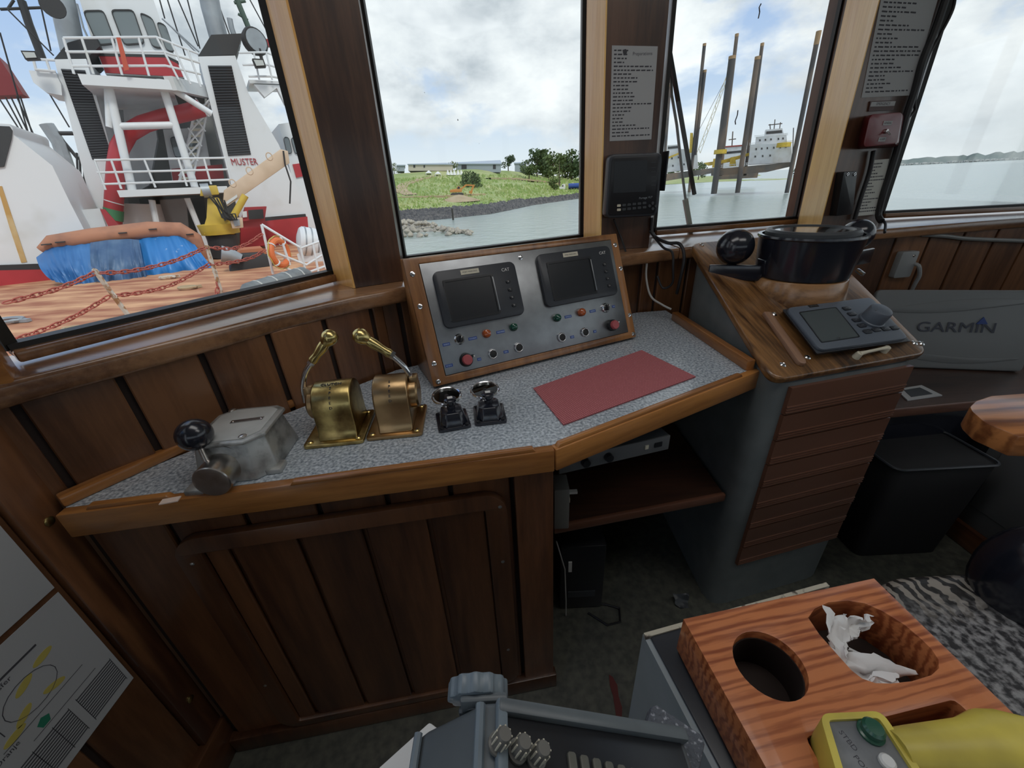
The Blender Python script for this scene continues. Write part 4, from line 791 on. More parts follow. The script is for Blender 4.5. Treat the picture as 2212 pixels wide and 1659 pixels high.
Mw4 = wallframe(W4, W5); n4 = Mw4.to_3x3().col[2]; on4 = lambda u, v, e_=.02: hitp(u, v, V((W4.x, W4.y, 0))+n4*e_, n4)
sk = thing('socket_box', 'grey surface socket box on the planks above the display cover', 'socket', T(on4(1950, 575, 0)))
q = [Mw4.inverted() @ on4(*p, .03) for p in ((1947, 545), (1984, 542), (1966, 597), (1929, 601))]; cx_, cy_ = sum(p.x for p in q)/4, sum(p.y for p in q)/4; sw_, sh_ = abs(q[1].x-q[0].x), abs(q[0].y-q[3].y)
MB().prism(rrect(sw_, sh_, .008, 3, cx_, cy_), .007, .035).build('box', mat('socket_grey', (.26, .27, .27), .45), sk, Mw4, bevel=.004)
MB().lathe([(0, 0), (.006, 0), (.004, .003), (0, .003)], 12).build('screw', M_worn, sk, Mw4 @ T((cx_+.02, cy_+sh_*.33, .035)))
cable('socket_lead', 'grey lead looping out of the socket box', [on4(1975, 570, .03), on4(1985, 575, .05), on4(1986, 595, .05), on4(1977, 612, .04), on4(1968, 630, .03)], .008, mat('lead_grey', (.30, .31, .31), .5))
cable('wall_conduit', 'pale conduit running along the wall just under the right sill', [on4(1990, 507, .02), on4(2040, 510, .02), on4(2080, 515, .02), on4(2140, 518, .02), on4(2260, 522, .02), on4(2420, 526, .02)], .009, mat('conduit', (.20, .205, .20), .5))
# ---- dark bin and grey locker under the desk
bn = thing('storage_bin', 'black plastic bin with a thin bright rim in the dark under the side desk', 'bin', T((1.55, 1.22, 0)))
MB().prism(rrect(.34, .20, .03, 4, 1.56, 1.20), 0, .46, top=rrect(.38, .22, .03, 4, 1.56, 1.20)).build('body', mat('bin_black', (.010, .010, .012), .8), bn, None, bevel=.004)
MB().tube([(x, y, .464) for x, y in rrect(.386, .226, .03, 4, 1.56, 1.20)], .005, 6, closed=True).build('rim', M_bezel, bn)
lk = thing('grey_locker', 'dark grey locker with brown plinth at the right edge', 'locker', T((2.15, .95, 0)))
MB().box((2.15, .98, .30), (.56, .50, .42)).build('body', mat('locker_grey', (.10, .105, .11), .5), lk, None, bevel=.006); MB().box((2.15, .98, .047), (.60, .54, .09)).build('plinth', M_cab, lk, None, bevel=.004)
MB().box((1.867, .98, .33), (.008, .40, .30)).build('door', mat('locker_door', (.12, .125, .13), .5), lk, None, bevel=.002)
# ================================================================== HELM CHAIR
ch = thing('helm_chair', 'helm chair with worn black and pale seat and rounded orange wood armrest', 'chair', T((1.12, .25, 0)))
def seatmat():
    m = bpy.data.materials.new('worn_leather'); m.use_nodes = True; N = m.node_tree.nodes; Lk = m.node_tree.links; b = N['Principled BSDF']; b.inputs['Roughness'].default_value = .42
    tcn = N.new('ShaderNodeTexCoord'); wv = N.new('ShaderNodeTexWave'); wv.inputs['Scale'].default_value = 10; wv.inputs['Distortion'].default_value = 12; wv.inputs['Detail'].default_value = 3; wv.inputs['Detail Scale'].default_value = 1.4; Lk.new(tcn.outputs['Object'], wv.inputs[0])
    nz = N.new('ShaderNodeTexNoise'); nz.inputs['Scale'].default_value = 70; nz.inputs['Detail'].default_value = 6; Lk.new(tcn.outputs['Object'], nz.inputs[0])
    sp = N.new('ShaderNodeSeparateXYZ'); Lk.new(tcn.outputs['Object'], sp.inputs[0]); mr = N.new('ShaderNodeMapRange'); mr.inputs[1].default_value = .17; mr.inputs[2].default_value = .25; Lk.new(sp.outputs[1], mr.inputs[0])
    r1 = N.new('ShaderNodeValToRGB'); r1.color_ramp.elements[0].position = .45; r1.color_ramp.elements[1].position = .6; r1.color_ramp.elements[0].color = (.03, .028, .027, 1); r1.color_ramp.elements[1].color = (.36, .33, .29, 1); Lk.new(wv.outputs[0], r1.inputs[0])
    r2 = N.new('ShaderNodeValToRGB'); r2.color_ramp.elements[0].position = .42; r2.color_ramp.elements[1].position = .62; r2.color_ramp.elements[0].color = (.04, .04, .045, 1); r2.color_ramp.elements[1].color = (.36, .36, .37, 1); Lk.new(nz.outputs[0], r2.inputs[0])
    mi = N.new('ShaderNodeMix'); mi.data_type = 'RGBA'; Lk.new(mr.outputs[0], mi.inputs[0]); Lk.new(r2.outputs[0], mi.inputs[6]); Lk.new(r1.outputs[0], mi.inputs[7]); Lk.new(mi.outputs[2], b.inputs['Base Color'])
    bp = N.new('ShaderNodeBump'); bp.inputs['Strength'].default_value = .5; bp.inputs['Distance'].default_value = .004; Lk.new(nz.outputs[0], bp.inputs['Height']); Lk.new(bp.outputs[0], b.inputs['Normal']); return m
MB().prism(rrect(.56, .60, .16, 8), -.11, 0).build('seat', seatmat(), ch, T((1.02, .30, .60)), bevel=.035, seg=5)
MB().box((1.05, .2, .46), (.40, .40, .06)).build('seat_pan', M_black, ch, None, bevel=.01); MB().lathe([(0, 0), (.22, 0), (.22, .02), (.05, .05), (.05, .44), (0, .44)], 24, T((1.08, .15, 0))).build('pedestal', M_char, ch)
ac = hitp(2238, 1262, (0, .52, 0), wf); MB().ball((0, 0, 0), .1, 28, k=(.92, .95, 1.40)).build('armrest_pad', M_satin, ch, T(ac)); MB().tube([ac, ac+V((.06, -.12, -.08)), ac+V((.10, -.22, -.16))], .03, 10).build('armrest_stem', M_black, ch)
ZA = .90; ao = [pz(*p, ZA) for p in ((2212, 946), (2125, 910), (2100, 888), (2095, 878), (2108, 865), (2141, 854), (2212, 849))]
far = [V((1.62, .86, 0)), V((1.62, .62, 0))]
ao = [V(p) for p in rnd([(p.x, p.y) for p in ao], .006, 2)][2:-2]
MB().prism([(p.x, p.y) for p in ao]+[(p.x, p.y) for p in far], ZA-.055, ZA).build('wood_armrest', wood('armrest_wood', (.17, .055, .018), (.50, .20, .065), 'X', 5, .3, .5, ring=6), ch, None, bevel=.004, seg=2)
MB().tube([(1.5, .72, .846), (1.5, .68, .62), (1.30, .40, .52)], .022, 12).build('armrest_stay', M_char, ch)
# ================================================================== CONSOLE BOX WITH CUP HOLDER
pb_ = [pz(*p, .705) for p in ((1389, 1367), (1541, 1659))]; yl_ = (pb_[0]-pb_[1]).normalized(); xr_ = V((yl_.y, -yl_.x, 0)); k0 = pb_[0]-yl_*.42
bxp = thing('pedestal_box', 'pale blue-grey metal pedestal box with black top beneath the red oak cup holder', 'cabinet', T((k0+xr_*.2).xy.to_3d()))
pp = [k0, k0+xr_*.40, pb_[0]+xr_*.40, pb_[0]]
MB().prism([(p.x, p.y) for p in pp], 0, .700).build('casing', mat('pale_blue_grey', (.36, .41, .44), .4, noise_=(12, (.31, .36, .38), .35, .7, 5)), bxp)
ct = sum(pp, V())/4; MB().prism([tuple((ct+(p-ct)*.955).xy) for p in pp], .699, .706).build('black_top', M_bezel, bxp, None, bevel=.003)
MB().bar(pb_[0]-yl_*.006+V((0, 0, -.003)), pb_[0]-yl_*.006+xr_*.40+V((0, 0, -.003)), .008, .012).build('cream_edge', mat('chipped_cream', (.55, .52, .42), .6, noise_=(60, (.12, .10, .08), .5, .6, 4)), bxp)
Zc = .80; k0 = pz(1476, 1337, Zc); Mk_ = frame(k0, pz(1888, 1249, Zc)-k0, (0, 0, 1)); Mk_ = frame(k0, Mk_.to_3x3().col[0], V((0, 0, 1)).cross(Mk_.to_3x3().col[0])); KI = Mk_.inverted()
lc = lambda u, v: tuple((KI @ pz(u, v, Zc)).xy)
cw = (pz(1888, 1249, Zc)-k0).length; lft = V(lc(1655, 1659)).normalized(); 
rgt = (V(lc(2212, 1563))-V((cw, 0))).normalized(); s_l = .31; outer = [(0, 0), (cw, 0), tuple(V((cw, 0))+rgt*.31), tuple(lft*s_l)]
hole1 = ell(.0485, .0475, 32, *lc(1662, 1434)); big_ = [lc(*p) for p in ((1746, 1334), (1760, 1315), (1790, 1301), (1832, 1297), (1868, 1303), (1905, 1319), (1955, 1350), (1990, 1380), (2012, 1402), (2027, 1425), (2028, 1443), (2012, 1458), (1970, 1471), (1925, 1476), (1890, 1475), (1862, 1465), (1840, 1448), (1805, 1409), (1770, 1370))]
rec = [lc(*p) for p in ((1740, 1592), (2062, 1511), (2190, 1628), (1800, 1700))]; rec = rnd(rec, .006, 2)
hb_ = thing('cup_holder', 'thick red oak console block with a cup hole, a tissue well and a remote tray', 'cup holder', Mk_)
TH = .082
MB().holed(outer, [hole1, big_[::-1], rec], -TH, 0).build('block', M_redoak, hb_, Mk_, bevel=.003, seg=2)
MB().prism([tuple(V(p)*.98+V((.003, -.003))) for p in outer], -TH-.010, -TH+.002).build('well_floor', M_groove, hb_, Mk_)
c_h = lc(1662, 1434); MB().holed(ell(.0482, .0472, 32, *c_h), [ell(.0465, .0455, 32, *c_h)], -TH+.002, -.016).build('hole_shade', M_groove, hb_, Mk_)  # dark sleeve added to stand for the shade deep in the cup hole
tt = lc(1890, 1385)
def tissue(pix, zs, seed):
    c = [Mk_ @ V((*lc(*p), z)) for p, z in zip(pix, zs)]
    def fn(u, v):
        p = (c[0]*(1-u)+c[1]*u)*(1-v)+(c[3]*(1-u)+c[2]*u)*v; k_ = noise.noise_vector(V((u*3+seed, v*3, seed*1.7)))*.012+noise.noise_vector(V((u*8, v*8+seed, 3)))*.005; return tuple(p+k_)
    return fn
ts = thing('crumpled_tissue', 'crumpled white tissue stuffed in the well of the red oak block', 'tissue', Mk_ @ T((tt[0], tt[1], -.07)))
M_tis = mat('tissue', (.80, .80, .80), .85)
for i_, (pix, zs) in enumerate(((((1784, 1318), (1835, 1325), (1840, 1395), (1800, 1405)), (.004, -.01, -.02, -.025)), (((1835, 1320), (1895, 1328), (1880, 1345), (1825, 1378)), (-.01, -.004, -.02, -.03)), (((1800, 1400), (1850, 1380), (2005, 1440), (1870, 1455)), (-.03, -.02, -.02, -.045)), (((1850, 1450), (1950, 1438), (1965, 1468), (1895, 1472)), (-.02, -.018, -.03, -.025)))):
    MB().grid(tissue(pix, zs, i_*3.1+1), 10, 10).build('fold', M_tis, ts, None, fix=False, smooth=60)
# ---- yellow remote control
Zr = .842; rm = thing('crane_remote', 'yellow handheld crane remote with green button lying in the oak tray', 'remote', T(pz(1880, 1620, .8)))
rc = [pz(*p, Zr) for p in ((1770, 1541), (1905, 1535), (2008, 1690), (1822, 1720))]; Mrm = frame(rc[3], rc[2]-rc[3], rc[0]-rc[3]); RI = Mrm.inverted(); rl = [tuple((RI @ p).xy) for p in rc]
c = V((sum(p[0] for p in rl)/4, sum(p[1] for p in rl)/4)); inn = [tuple(c+(V(p)-c)*.80) for p in rl]
MB().holed(rnd([tuple(c+(V(p)-c)*1.0) for p in rl], .012, 5), [rnd(inn, .005, 3)], -.05, 0).build('body', M_yel, rm, Mrm, bevel=.004, seg=3)
MB().prism(rnd(inn, .004, 3), -.04, -.005).build('label_plate', mat('plate_grey', (.16, .17, .18), .3, noise_=(30, (.24, .25, .26), .4, .7, 4)), rm, Mrm)
def onr(u, v, e_=-.005): x, y = hit(u, v, Mrm @ T((0, 0, e_))); return Mrm @ T((x, y, e_))
gb = MB().lathe([(0, 0), (.0135, 0), (.0135, .003), (.011, .004), (.0115, .012), (.009, .015), (0, .0155)], 22).build('green_button', mat('green_plastic', (.02, .10, .06), .3, coat=.4), rm, onr(1880, 1583))
MB().lathe([(0, 0), (.008, 0), (.008, .004), (.006, .006), (0, .006)], 18).build('white_button', M_white, rm, onr(1915, 1648))
text('print', 'STBD', .0085, M_ink, rm, onr(1832, 1600) @ RZ(-80), .0001); text('print', 'PORT', .0085, M_ink, rm, onr(1866, 1657) @ RZ(-80), .0001)
ha, hb2 = pz(1950, 1618, .825), pz(2260, 1602, .825); ha = hitp(1950, 1625, (0, ha.y, .825), V((0, 0, 1)))
MB().loft([[tuple(ha+(hb2-ha)*t_+V((0, 1, 0))*(w_*math.cos(R(a_)))+V((0, 0, 1))*(.024*math.sin(R(a_)))) for a_ in range(0, 360, 24)] for t_, w_ in ((-.05, .022), (.1, .024), (.5, .028), (.68, .036), (.8, .034), (1.0, .02))]).build('handle', M_yel, rm, None)
# ================================================================== RADIO IN THE FOREGROUND
rd = thing('marine_radio', 'weathered grey marine radio with three ribbed knobs on a bracket in the foreground', 'radio', T((0, .08, .89)))
y1, y0 = .190, -.02; secr = [(-.112, .895), (-.108, .975), (-.100, .984), (-.042, 1.030), (-.030, 1.030), (.150, .955), (.152, .895)]
Mxz = Matrix(((1, 0, 0, 0), (0, 0, -1, 0), (0, 1, 0, 0), (0, 0, 0, 1)))    # (x, z) section, extruded toward the viewer
M_rad = mat('radio_grey', (.085, .10, .11), .38, noise_=(14, (.12, .14, .15), .35, .7, 5))
M_radw = mat('radio_worn', (.16, .20, .23), .35, noise_=(35, (.55, .60, .63), .60, .74, 6))
MB().prism(secr, -y1, -y0, Mxz).build('case', M_rad, rd, None, bevel=.006, seg=3)
nf = V((.075, 0, .18)).normalized(); xf = V((.18, 0, -.075)).normalized(); Mfc = frame(V((-.030, y1, 1.030)), xf, V((0, 1, 0))); FL_ = .195
MB().box((FL_/2, -.105, .0015), (FL_-.014, .19, .003)).build('faceplate', M_black, rd, Mfc, bevel=.001)
MB().box((FL_/2, -.006, .004), (FL_, .012, .012)).build('face_rim', M_rad, rd, Mfc, bevel=.003)
MB().box((.004, -.10, .004), (.010, .20, .010)).build('face_rim', M_radw, rd, Mfc, bevel=.003)
MB().tube([(-.108, y1-.002, .982), (-.108, y0, .982)], .004, 8).build('edge_bead', M_radw, rd); MB().tube([(-.044, y1-.002, 1.030), (-.044, y0, 1.030)], .0045, 8).build('edge_bead', M_radw, rd)
for i_, (u, v) in enumerate(((1072, 1612), (1114, 1628), (1154, 1642))):
    x, y = hit(u, v, Mfc); mk = Mfc @ T((x, y, .003))
    kb = MB().lathe([(0, 0), (.0088, 0), (.0088, .003), (.0068, .004), (.0062, .018), (.0052, .020), (0, .020)], 18).build('knob', mat('knob_worn', (.14, .135, .12), .4) if 'knob_worn' not in bpy.data.materials else bpy.data.materials['knob_worn'], rd, mk)
    rb2 = MB()
    for j in range(9): rb2.box((.0066*math.cos(R(40*j)), .0066*math.sin(R(40*j)), .011), (.0012, .0012, .013), RZ(0))
    rb2.build('ribs', M_ivory, kb, mk)
for i_ in range(6):
    x, y = hit(1232+27*i_, 1652+7*i_, Mfc); MB().prism(rrect(.008, .022, .002, 2), .002, .006).build('key', mat('key_olive', (.11, .11, .09), .45) if 'key_olive' not in bpy.data.materials else bpy.data.materials['key_olive'], rd, Mfc @ T((x, y-.004, 0)), bevel=.001)
bk_ = hitp(1032, 1512, (0, y1+.014, 0), wf); Mkn = T((bk_.x, y1, bk_.z-.002)) @ RX(-78)
br2 = MB(); br2.box((bk_.x+.012, y1+.006, .955), (.06, .008, .10)); br2.box((bk_.x+.008, y1+.006, 1.0), (.045, .008, .05)); br2.build('bracket_arm', M_rad, rd, None, bevel=.003)
prof = [(0, .006), (.018, .006), (.018, .014)]
kn = MB().lathe([(0, .004), (.014, .004), (.014, .014), (.0, .014)], 20).build('knob_neck', M_rad, rd, Mkn)
pts_ = [( (.0285+.0016*math.cos(12*a_))*math.cos(a_), (.0285+.0016*math.cos(12*a_))*math.sin(a_)) for a_ in [2*math.pi*i_/72 for i_ in range(72)]]
MB().prism(pts_, .013, .030).build('bracket_knob', M_radw, rd, Mkn, bevel=.003)
sh = thing('radio_stand', 'white board carrying the grey radio in the foreground', 'stand', T((0, .05, 0)))
w0, w1 = pz(930, 1566, .885), pz(822, 1664, .885); dd = (w1-w0).normalized()
MB().prism([(w0.x, w0.y), (w0.x+dd.x*.30, w0.y+dd.y*.30), (-.2, -.12), (.19, -.12), (.165, .19), (-.07, .205)], .872, .894).build('board', M_white, sh, None, bevel=.003)
MB().box((0, -.04, .436), (.10, .10, .872)).build('column', M_char, sh, None, bevel=.006); MB().box((0, -.04, .01), (.24, .24, .02)).build('foot', M_char, sh, None, bevel=.003)
tag(MB().prism(rrect(.055, .05, .006, 2), 0, .03).build('foam_pad', mat('foam', (.10, .11, .13), .8, noise_=(220, (.38, .40, .44), .56, .68, 5), bump=(260, .6, .004)), None, frame(pz(1440, 1622, .91), (.8, -.55, -.1), (.45, .8, .2)), bevel=.004), 'ragged grey foam pad wedged beside the foreground radio', 'pad')
cable('radio_lead', 'black moulded lead hanging behind the foreground radio', [pz(1408, 1580, .93), pz(1450, 1574, .93), pz(1476, 1584, .925), pz(1484, 1610, .91), pz(1470, 1640, .90)], .0075)
# ================================================================== OUTSIDE
ZW = -5.5
def watermat():
    m = mat('harbour_water', (.34, .40, .37), .2, spec=.5); N = m.node_tree.nodes; Lk = m.node_tree.links; b = N['Principled BSDF']
    tcn = N.new('ShaderNodeTexCoord'); h = None
    for s_, w_ in ((.35, 1.), (1.6, .45)):
        nz = N.new('ShaderNodeTexNoise'); nz.inputs['Scale'].default_value = s_; nz.inputs['Detail'].default_value = 5; Lk.new(tcn.outputs['Object'], nz.inputs[0])
        mu = N.new('ShaderNodeMath'); mu.operation = 'MULTIPLY_ADD'; mu.inputs[1].default_value = w_; Lk.new(nz.outputs[0], mu.inputs[0])
        if h: Lk.new(h, mu.inputs[2])
        else: mu.inputs[2].default_value = 0
        h = mu.outputs[0]
    bp = N.new('ShaderNodeBump'); bp.inputs['Strength'].default_value = .55; bp.inputs['Distance'].default_value = .5; Lk.new(h, bp.inputs['Height']); Lk.new(bp.outputs[0], b.inputs['Normal']); return m
tag(MB().quad([(-4500, -600, ZW), (4500, -600, ZW), (4500, 5500, ZW), (-4500, 5500, ZW)]).build('water', watermat(), fix=False, smooth=0), 'pale grey-green harbour water', None, None, 'structure')
def lerp(tab, x):
    for (a, p), (b, q) in zip(tab, tab[1:]):
        if x <= b: k_ = (x-a)/(b-a); return p+(q-p)*max(k_, 0)
    return tab[-1][1]
def vplane(u, D): p = pr(u, 400, D); d = V((p.x, p.y, 0)).normalized(); return frame((p.x, p.y, 0), (d.y, -d.x, 0), (0, 0, 1))
def ext(name, pix, M, depth, m, parent, z=0, bevel=0):
    return MB().prism([hit(u, v, M @ T((0, 0, z))) for u, v in pix], z-depth, z).build(name, m, parent, M, bevel=bevel)
def pl(pix, M, z=0): Mz_ = M @ T((0, 0, z)); return [Mz_ @ V((*hit(u, v, Mz_), 0)) for u, v in pix]
def tpx(name, pix, M, r, m, parent, z=0, n=8): return MB().tube(pl(pix, M, z), r, n).build(name, m, parent)
# ------------------------------------------------------------------ land
M_grass = mat('hill_grass', (.25, .33, .11), .9, noise_=(.09, (.42, .43, .20), .38, .66, 10))
WL = [(560, 506), (640, 497), (860, 480), (950, 474), (1060, 462), (1150, 443), (1255, 428), (1430, 400), (1530, 394), (1620, 391), (1725, 388), (1800, 386)]
CR = [(560, 384), (840, 376), (1000, 366), (1100, 369), (1180, 379), (1255, 384), (1430, 384), (1600, 380), (1725, 378), (1800, 378)]
def rr0(u): p = pz(u, lerp(WL, u), ZW); return math.hypot(p.x, p.y)
def ground(u, f):      # f 0 waterline .. 1 crest .. 1.4 behind
    r0 = rr0(u); vw, vc = lerp(WL, u), lerp(CR, u); r = r0*(1+1.0*f)
    if f <= 0: return pz(u, vw, ZW-.3)
    vb = vw-(vw-vc)*.20
    v = vw+(vb-vw)*(f/.09) if f < .09 else vb+(vc-vb)*((min(f, 1)-.09)/.91)**.85
    p = pr(u, v, r)
    if f > 1: p.z = pr(u, vc, r0*2).z
    return p
fs_ = [0, .03, .06, .09, .14, .2, .28, .36, .45, .55, .65, .75, .85, .93, 1, 1.15, 1.4]; us_ = [560+1240*i/80 for i in range(81)]
land = MB(); nU = len(us_)
vs = []
for f in fs_:
    for u in us_:
        p = ground(u, f); 
        if .05 < f < 1.1: p.z += .35*noise.noise(V((p.x*.06, p.y*.06, 1)))
        vs.append(tuple(p))
land.add(vs, [(j*nU+i, j*nU+i+1, (j+1)*nU+i+1, (j+1)*nU+i) for j in range(len(fs_)-1) for i in range(nU-1)])
tag(land.build('hillside', M_grass, fix=False, smooth=80), 'grassy hillside rising behind the shore', None, None, 'structure')
def fvof(u, v):        # point of the hillside seen at pixel
    lo, hi = .02, 1.0
    for _ in range(40):
        m_ = (lo+hi)/2
        if pj(ground(u, m_))[1] > v: lo = m_
        else: hi = m_
    return ground(u, lo)
def ribbon(name, label, pix, w, m, cat, dz=.25):
    ps = [fvof(u, v) for u, v in pix]; mb = MB(); L_, Rr = [], []
    for i, p in enumerate(ps):
        t = ps[min(i+1, len(ps)-1)]-ps[max(i-1, 0)]; n = V((-t.y, t.x, 0)).normalized(); L_.append(p+n*w/2+V((0, 0, dz))); Rr.append(p-n*w/2+V((0, 0, dz)))
    n = len(ps); mb.add([tuple(p) for p in L_]+[tuple(p) for p in Rr]+[tuple(p-V((0, 0, .8))) for p in L_]+[tuple(p-V((0, 0, .8))) for p in Rr], [(i, i+1, n+i+1, n+i) for i in range(n-1)]+[(n+i, n+i+1, 3*n+i+1, 3*n+i) for i in range(n-1)]+[(i, i+1, 2*n+i+1, 2*n+i) for i in range(n-1)])
    return tag(mb.build(name, m, fix=False), label, cat)
M_dirt = mat('tan_dirt', (.46, .36, .23), .95, noise_=(.3, (.36, .27, .17), .35, .7, 8)); M_rockd = mat('dark_rock', (.075, .075, .08), .85, noise_=(.8, (.16, .15, .145), .4, .7, 8)); M_rockp = mat('pale_rock', (.42, .38, .31), .85, noise_=(1.2, (.24, .22, .20), .4, .7, 8))
ribbon('dirt_track', 'tan dirt track curving up the hillside', [(930, 382), (905, 388), (875, 398), (864, 408), (872, 416), (890, 422)], 4.5, M_dirt, 'track')
ribbon('lower_track', 'tan dirt track along the foot of the hill below the excavator', [(820, 428), (880, 426), (960, 424), (1040, 420)], 5, M_dirt, 'track')
ribbon('dirt_bank', 'bare brown strip of earth below the trees', [(1050, 386), (1110, 386), (1170, 392), (1235, 402), (1262, 404)], 5, M_dirt, 'earth bank')
# rocks: dark rip-rap bank as countless stones, pale spit with single rocks
def stone(mb, p, s_, rnd_):
    n0 = [(1, 0, 0), (-1, 0, 0), (0, 1, 0), (0, -1, 0), (0, 0, 1), (0, 0, -1)]; vs = [tuple(V(p)+V((x*s_*rnd_.uniform(.6, 1.2), y*s_*rnd_.uniform(.6, 1.2), z*s_*rnd_.uniform(.45, .9)))) for x, y, z in n0]
    mb.add(vs, [(0, 2, 4), (2, 1, 4), (1, 3, 4), (3, 0, 4), (2, 0, 5), (1, 2, 5), (3, 1, 5), (0, 3, 5)])
rs = random.Random(5); mb = MB()
for i in range(5200):
    u = rs.uniform(700, 1260); f = rs.uniform(-.004, .10)*(1 if u < 1130 else .8); p = ground(u, max(f, .001)); stone(mb, (p.x, p.y, max(p.z, ZW-.1)), rs.uniform(.25, .75)*rr0(u)/95, rs)
tag(mb.build('riprap_bank', M_rockd, smooth=0), 'dark rip-rap stones lining the far shore', 'rocks', None, 'stuff')
for i in range(4):
    mb = MB(); stone(mb, (0, 0, 0), 1, rs)
    _pl['rock', i] = mb.build('rock', M_rockp, smooth=0, bevel=.12, seg=1).data
for o in [o for o in bpy.data.objects if o.name.startswith('rock') and o.type == 'MESH' and not o.parent and o.data in [_pl['rock', i] for i in range(4)]]: bpy.data.objects.remove(o)
spit = thing('rock_spit', 'pale boulder spit reaching into the water below the hill', 'rocks', T(pz(900, 500, ZW)))
top_ = [(700, 470), (860, 474), (900, 470), (935, 472), (965, 482), (1000, 490), (1022, 497)]; bot_ = [(700, 520), (860, 514), (900, 514), (940, 511), (975, 508), (1000, 504), (1022, 500)]
core = MB(); cr_ = [[], [], []]
for u in range(700, 1021, 20):
    a = pz(u, lerp(bot_, u), ZW-.4); b = pz(u, lerp(top_, u)+14, ZW-.4); c = (a+b)/2; c.z = ZW+max(.2, 1.4*(1020-u)/200 if u > 860 else 1.3)
    cr_[0].append(tuple(a)); cr_[1].append(tuple(c)); cr_[2].append(tuple(b))
n = len(cr_[0]); core.add(cr_[0]+cr_[1]+cr_[2], [(j*n+i, j*n+i+1, (j+1)*n+i+1, (j+1)*n+i) for j in range(2) for i in range(n-1)]); core.build('bed', M_rockp, spit, fix=False)
for i in range(120):
    u = rs.uniform(845, 1018); k_ = rs.random(); a = pz(u, lerp(bot_, u), ZW); b = pz(u, lerp(top_, u)+14, ZW); p = a+(b-a)*k_; h = math.sin(k_*math.pi)*max(.25, min(1.3, 1.4*(1020-u)/150))
    s_ = rs.uniform(.45, 1.05)*(.7 if u > 990 else 1); place('rock', _pl['rock', i % 4], M_rockp, spit, T((p.x, p.y, ZW+h+.1)) @ RZ(rs.uniform(0, 360)) @ RX(rs.uniform(-25, 25)) @ Matrix.Diagonal((s_, s_, s_*.85, 1)))
tag(MB().tube([pz(979, 475, ZW-1), pz(979, 475, ZW), V((*pz(979, 475, ZW).xy, zfor(pz(979, 475, ZW), 455)+ZW*0))], .22, 8).build('mooring_stake', mat('wet_timber', (.05, .045, .04), .7)), 'dark stake standing in the water beside the boulder spit', 'stake')
# ------------------------------------------------------------------ trees
def leafmat(n, a, b): return mat(n, a, .8, noise_=(.9, b, .35, .65, 5))
M_lf = [leafmat('leaf_dark', (.035, .065, .022), (.075, .12, .04)), leafmat('leaf_mid', (.06, .10, .03), (.13, .18, .06)), leafmat('leaf_pale', (.12, .16, .06), (.22, .25, .11))]
M_bark = mat('bark', (.12, .095, .07), .9)
def tree(name, label, u, vbase, vtop, wpx, kind=0, f=None, n=620, trunk=.0):
    b = fvof(u, vbase); D = math.hypot(b.x, b.y); zt = b.z+(vbase-vtop)*math.dist(b, EYE)/900.; w = wpx*math.dist(b, EYE)/900.; h = zt-b.z
    t = thing(name, label, 'tree', T(b), 'trees on the hillside'); r_ = random.Random(int(u*7+vbase)); mb = MB()
    MB().tube([(0, 0, -.5), (.1*w*.1, 0, h*.4), (0, .05*w, h*.8)], [.05*h*.5+.1, .03*h*.5+.08, .05], 6).build('trunk', M_bark, t, T(b))
    lumps = [(V((r_.uniform(-.32, .32)*w, r_.uniform(-.25, .25)*w, h*r_.uniform(trunk+.2, .78))), r_.uniform(.18, .32)*w) for _ in range(8)]
    s_ = max(.35, w/14)
    for i in range(n):
        c, rad = r_.choice(lumps); d = V((r_.gauss(0, 1), r_.gauss(0, 1), r_.gauss(0, 1))).normalized()*rad*r_.uniform(.55, 1.05); d.z *= .8; p = c+d; p.z = min(p.z, h)
        a = V((r_.gauss(0, 1), r_.gauss(0, 1), r_.gauss(0, 1))).normalized(); e_ = a.orthogonal().normalized()*s_*r_.uniform(.6, 1.2); g_ = a.cross(e_).normalized()*s_*r_.uniform(.6, 1.2)
        mb.add([tuple(p-e_), tuple(p+g_*.6), tuple(p+e_), tuple(p-g_*.6)], [(0, 1, 2, 3)])
    mb.build('crown', M_lf[kind], t, T(b), fix=False, smooth=0); return t
tree('leafy_tree', 'lone round bush on the slope behind the excavator', 1021, 405, 376, 46, 1, trunk=0)
tree('leafy_tree', 'dark tree beside the end of the grey warehouse', 1098, 368, 335, 28, 0)
tree('leafy_tree', 'tall dark tree at the left of the wood', 1160, 383, 328, 46, 0)
tree('leafy_tree', 'low leafy tree hanging over the slope at the wood edge', 1143, 390, 350, 36, 1, trunk=.05)
tree('leafy_tree', 'broad tree in the middle of the wood', 1195, 386, 334, 52, 1)
tree('leafy_tree', 'broad dark tree where the wood meets the window edge', 1235, 388, 334, 54, 0)
tree('leafy_tree', 'pale slender tree standing in front of the wood', 1208, 404, 345, 26, 2, n=150)
tree('leafy_tree', 'scrubby bush below the pale slender tree', 1196, 412, 385, 24, 1, trunk=0)
tree('leafy_tree', 'scattered tree at the left end of the warehouses', 852, 372, 351, 22, 2, n=180)
tree('leafy_tree', 'small bush in front of the beige warehouse', 978, 368, 352, 24, 2, n=220, trunk=0)
tree('leafy_tree', 'green bush on the point left of the jack-up hull', 1508, 388, 352, 26, 1, trunk=0)
tree('leafy_tree', 'dark bush on the low point right of the jack-up hull', 1737, 382, 350, 30, 0, trunk=0)
tree('leafy_tree', 'tree glimpsed behind the nearest jack-up deck', 1450, 386, 350, 40, 1, trunk=0)
tree('leafy_tree', 'tree filling the wood behind the tall dark one', 1178, 378, 330, 50, 0)
tree('leafy_tree', 'pale crown at the back of the wood', 1215, 378, 331, 50, 1)
tree('leafy_tree', 'tree at the back of the wood beside the window edge', 1252, 380, 332, 50, 1)
rg = random.Random(21)
for i in range(1): pass
mb = MB()
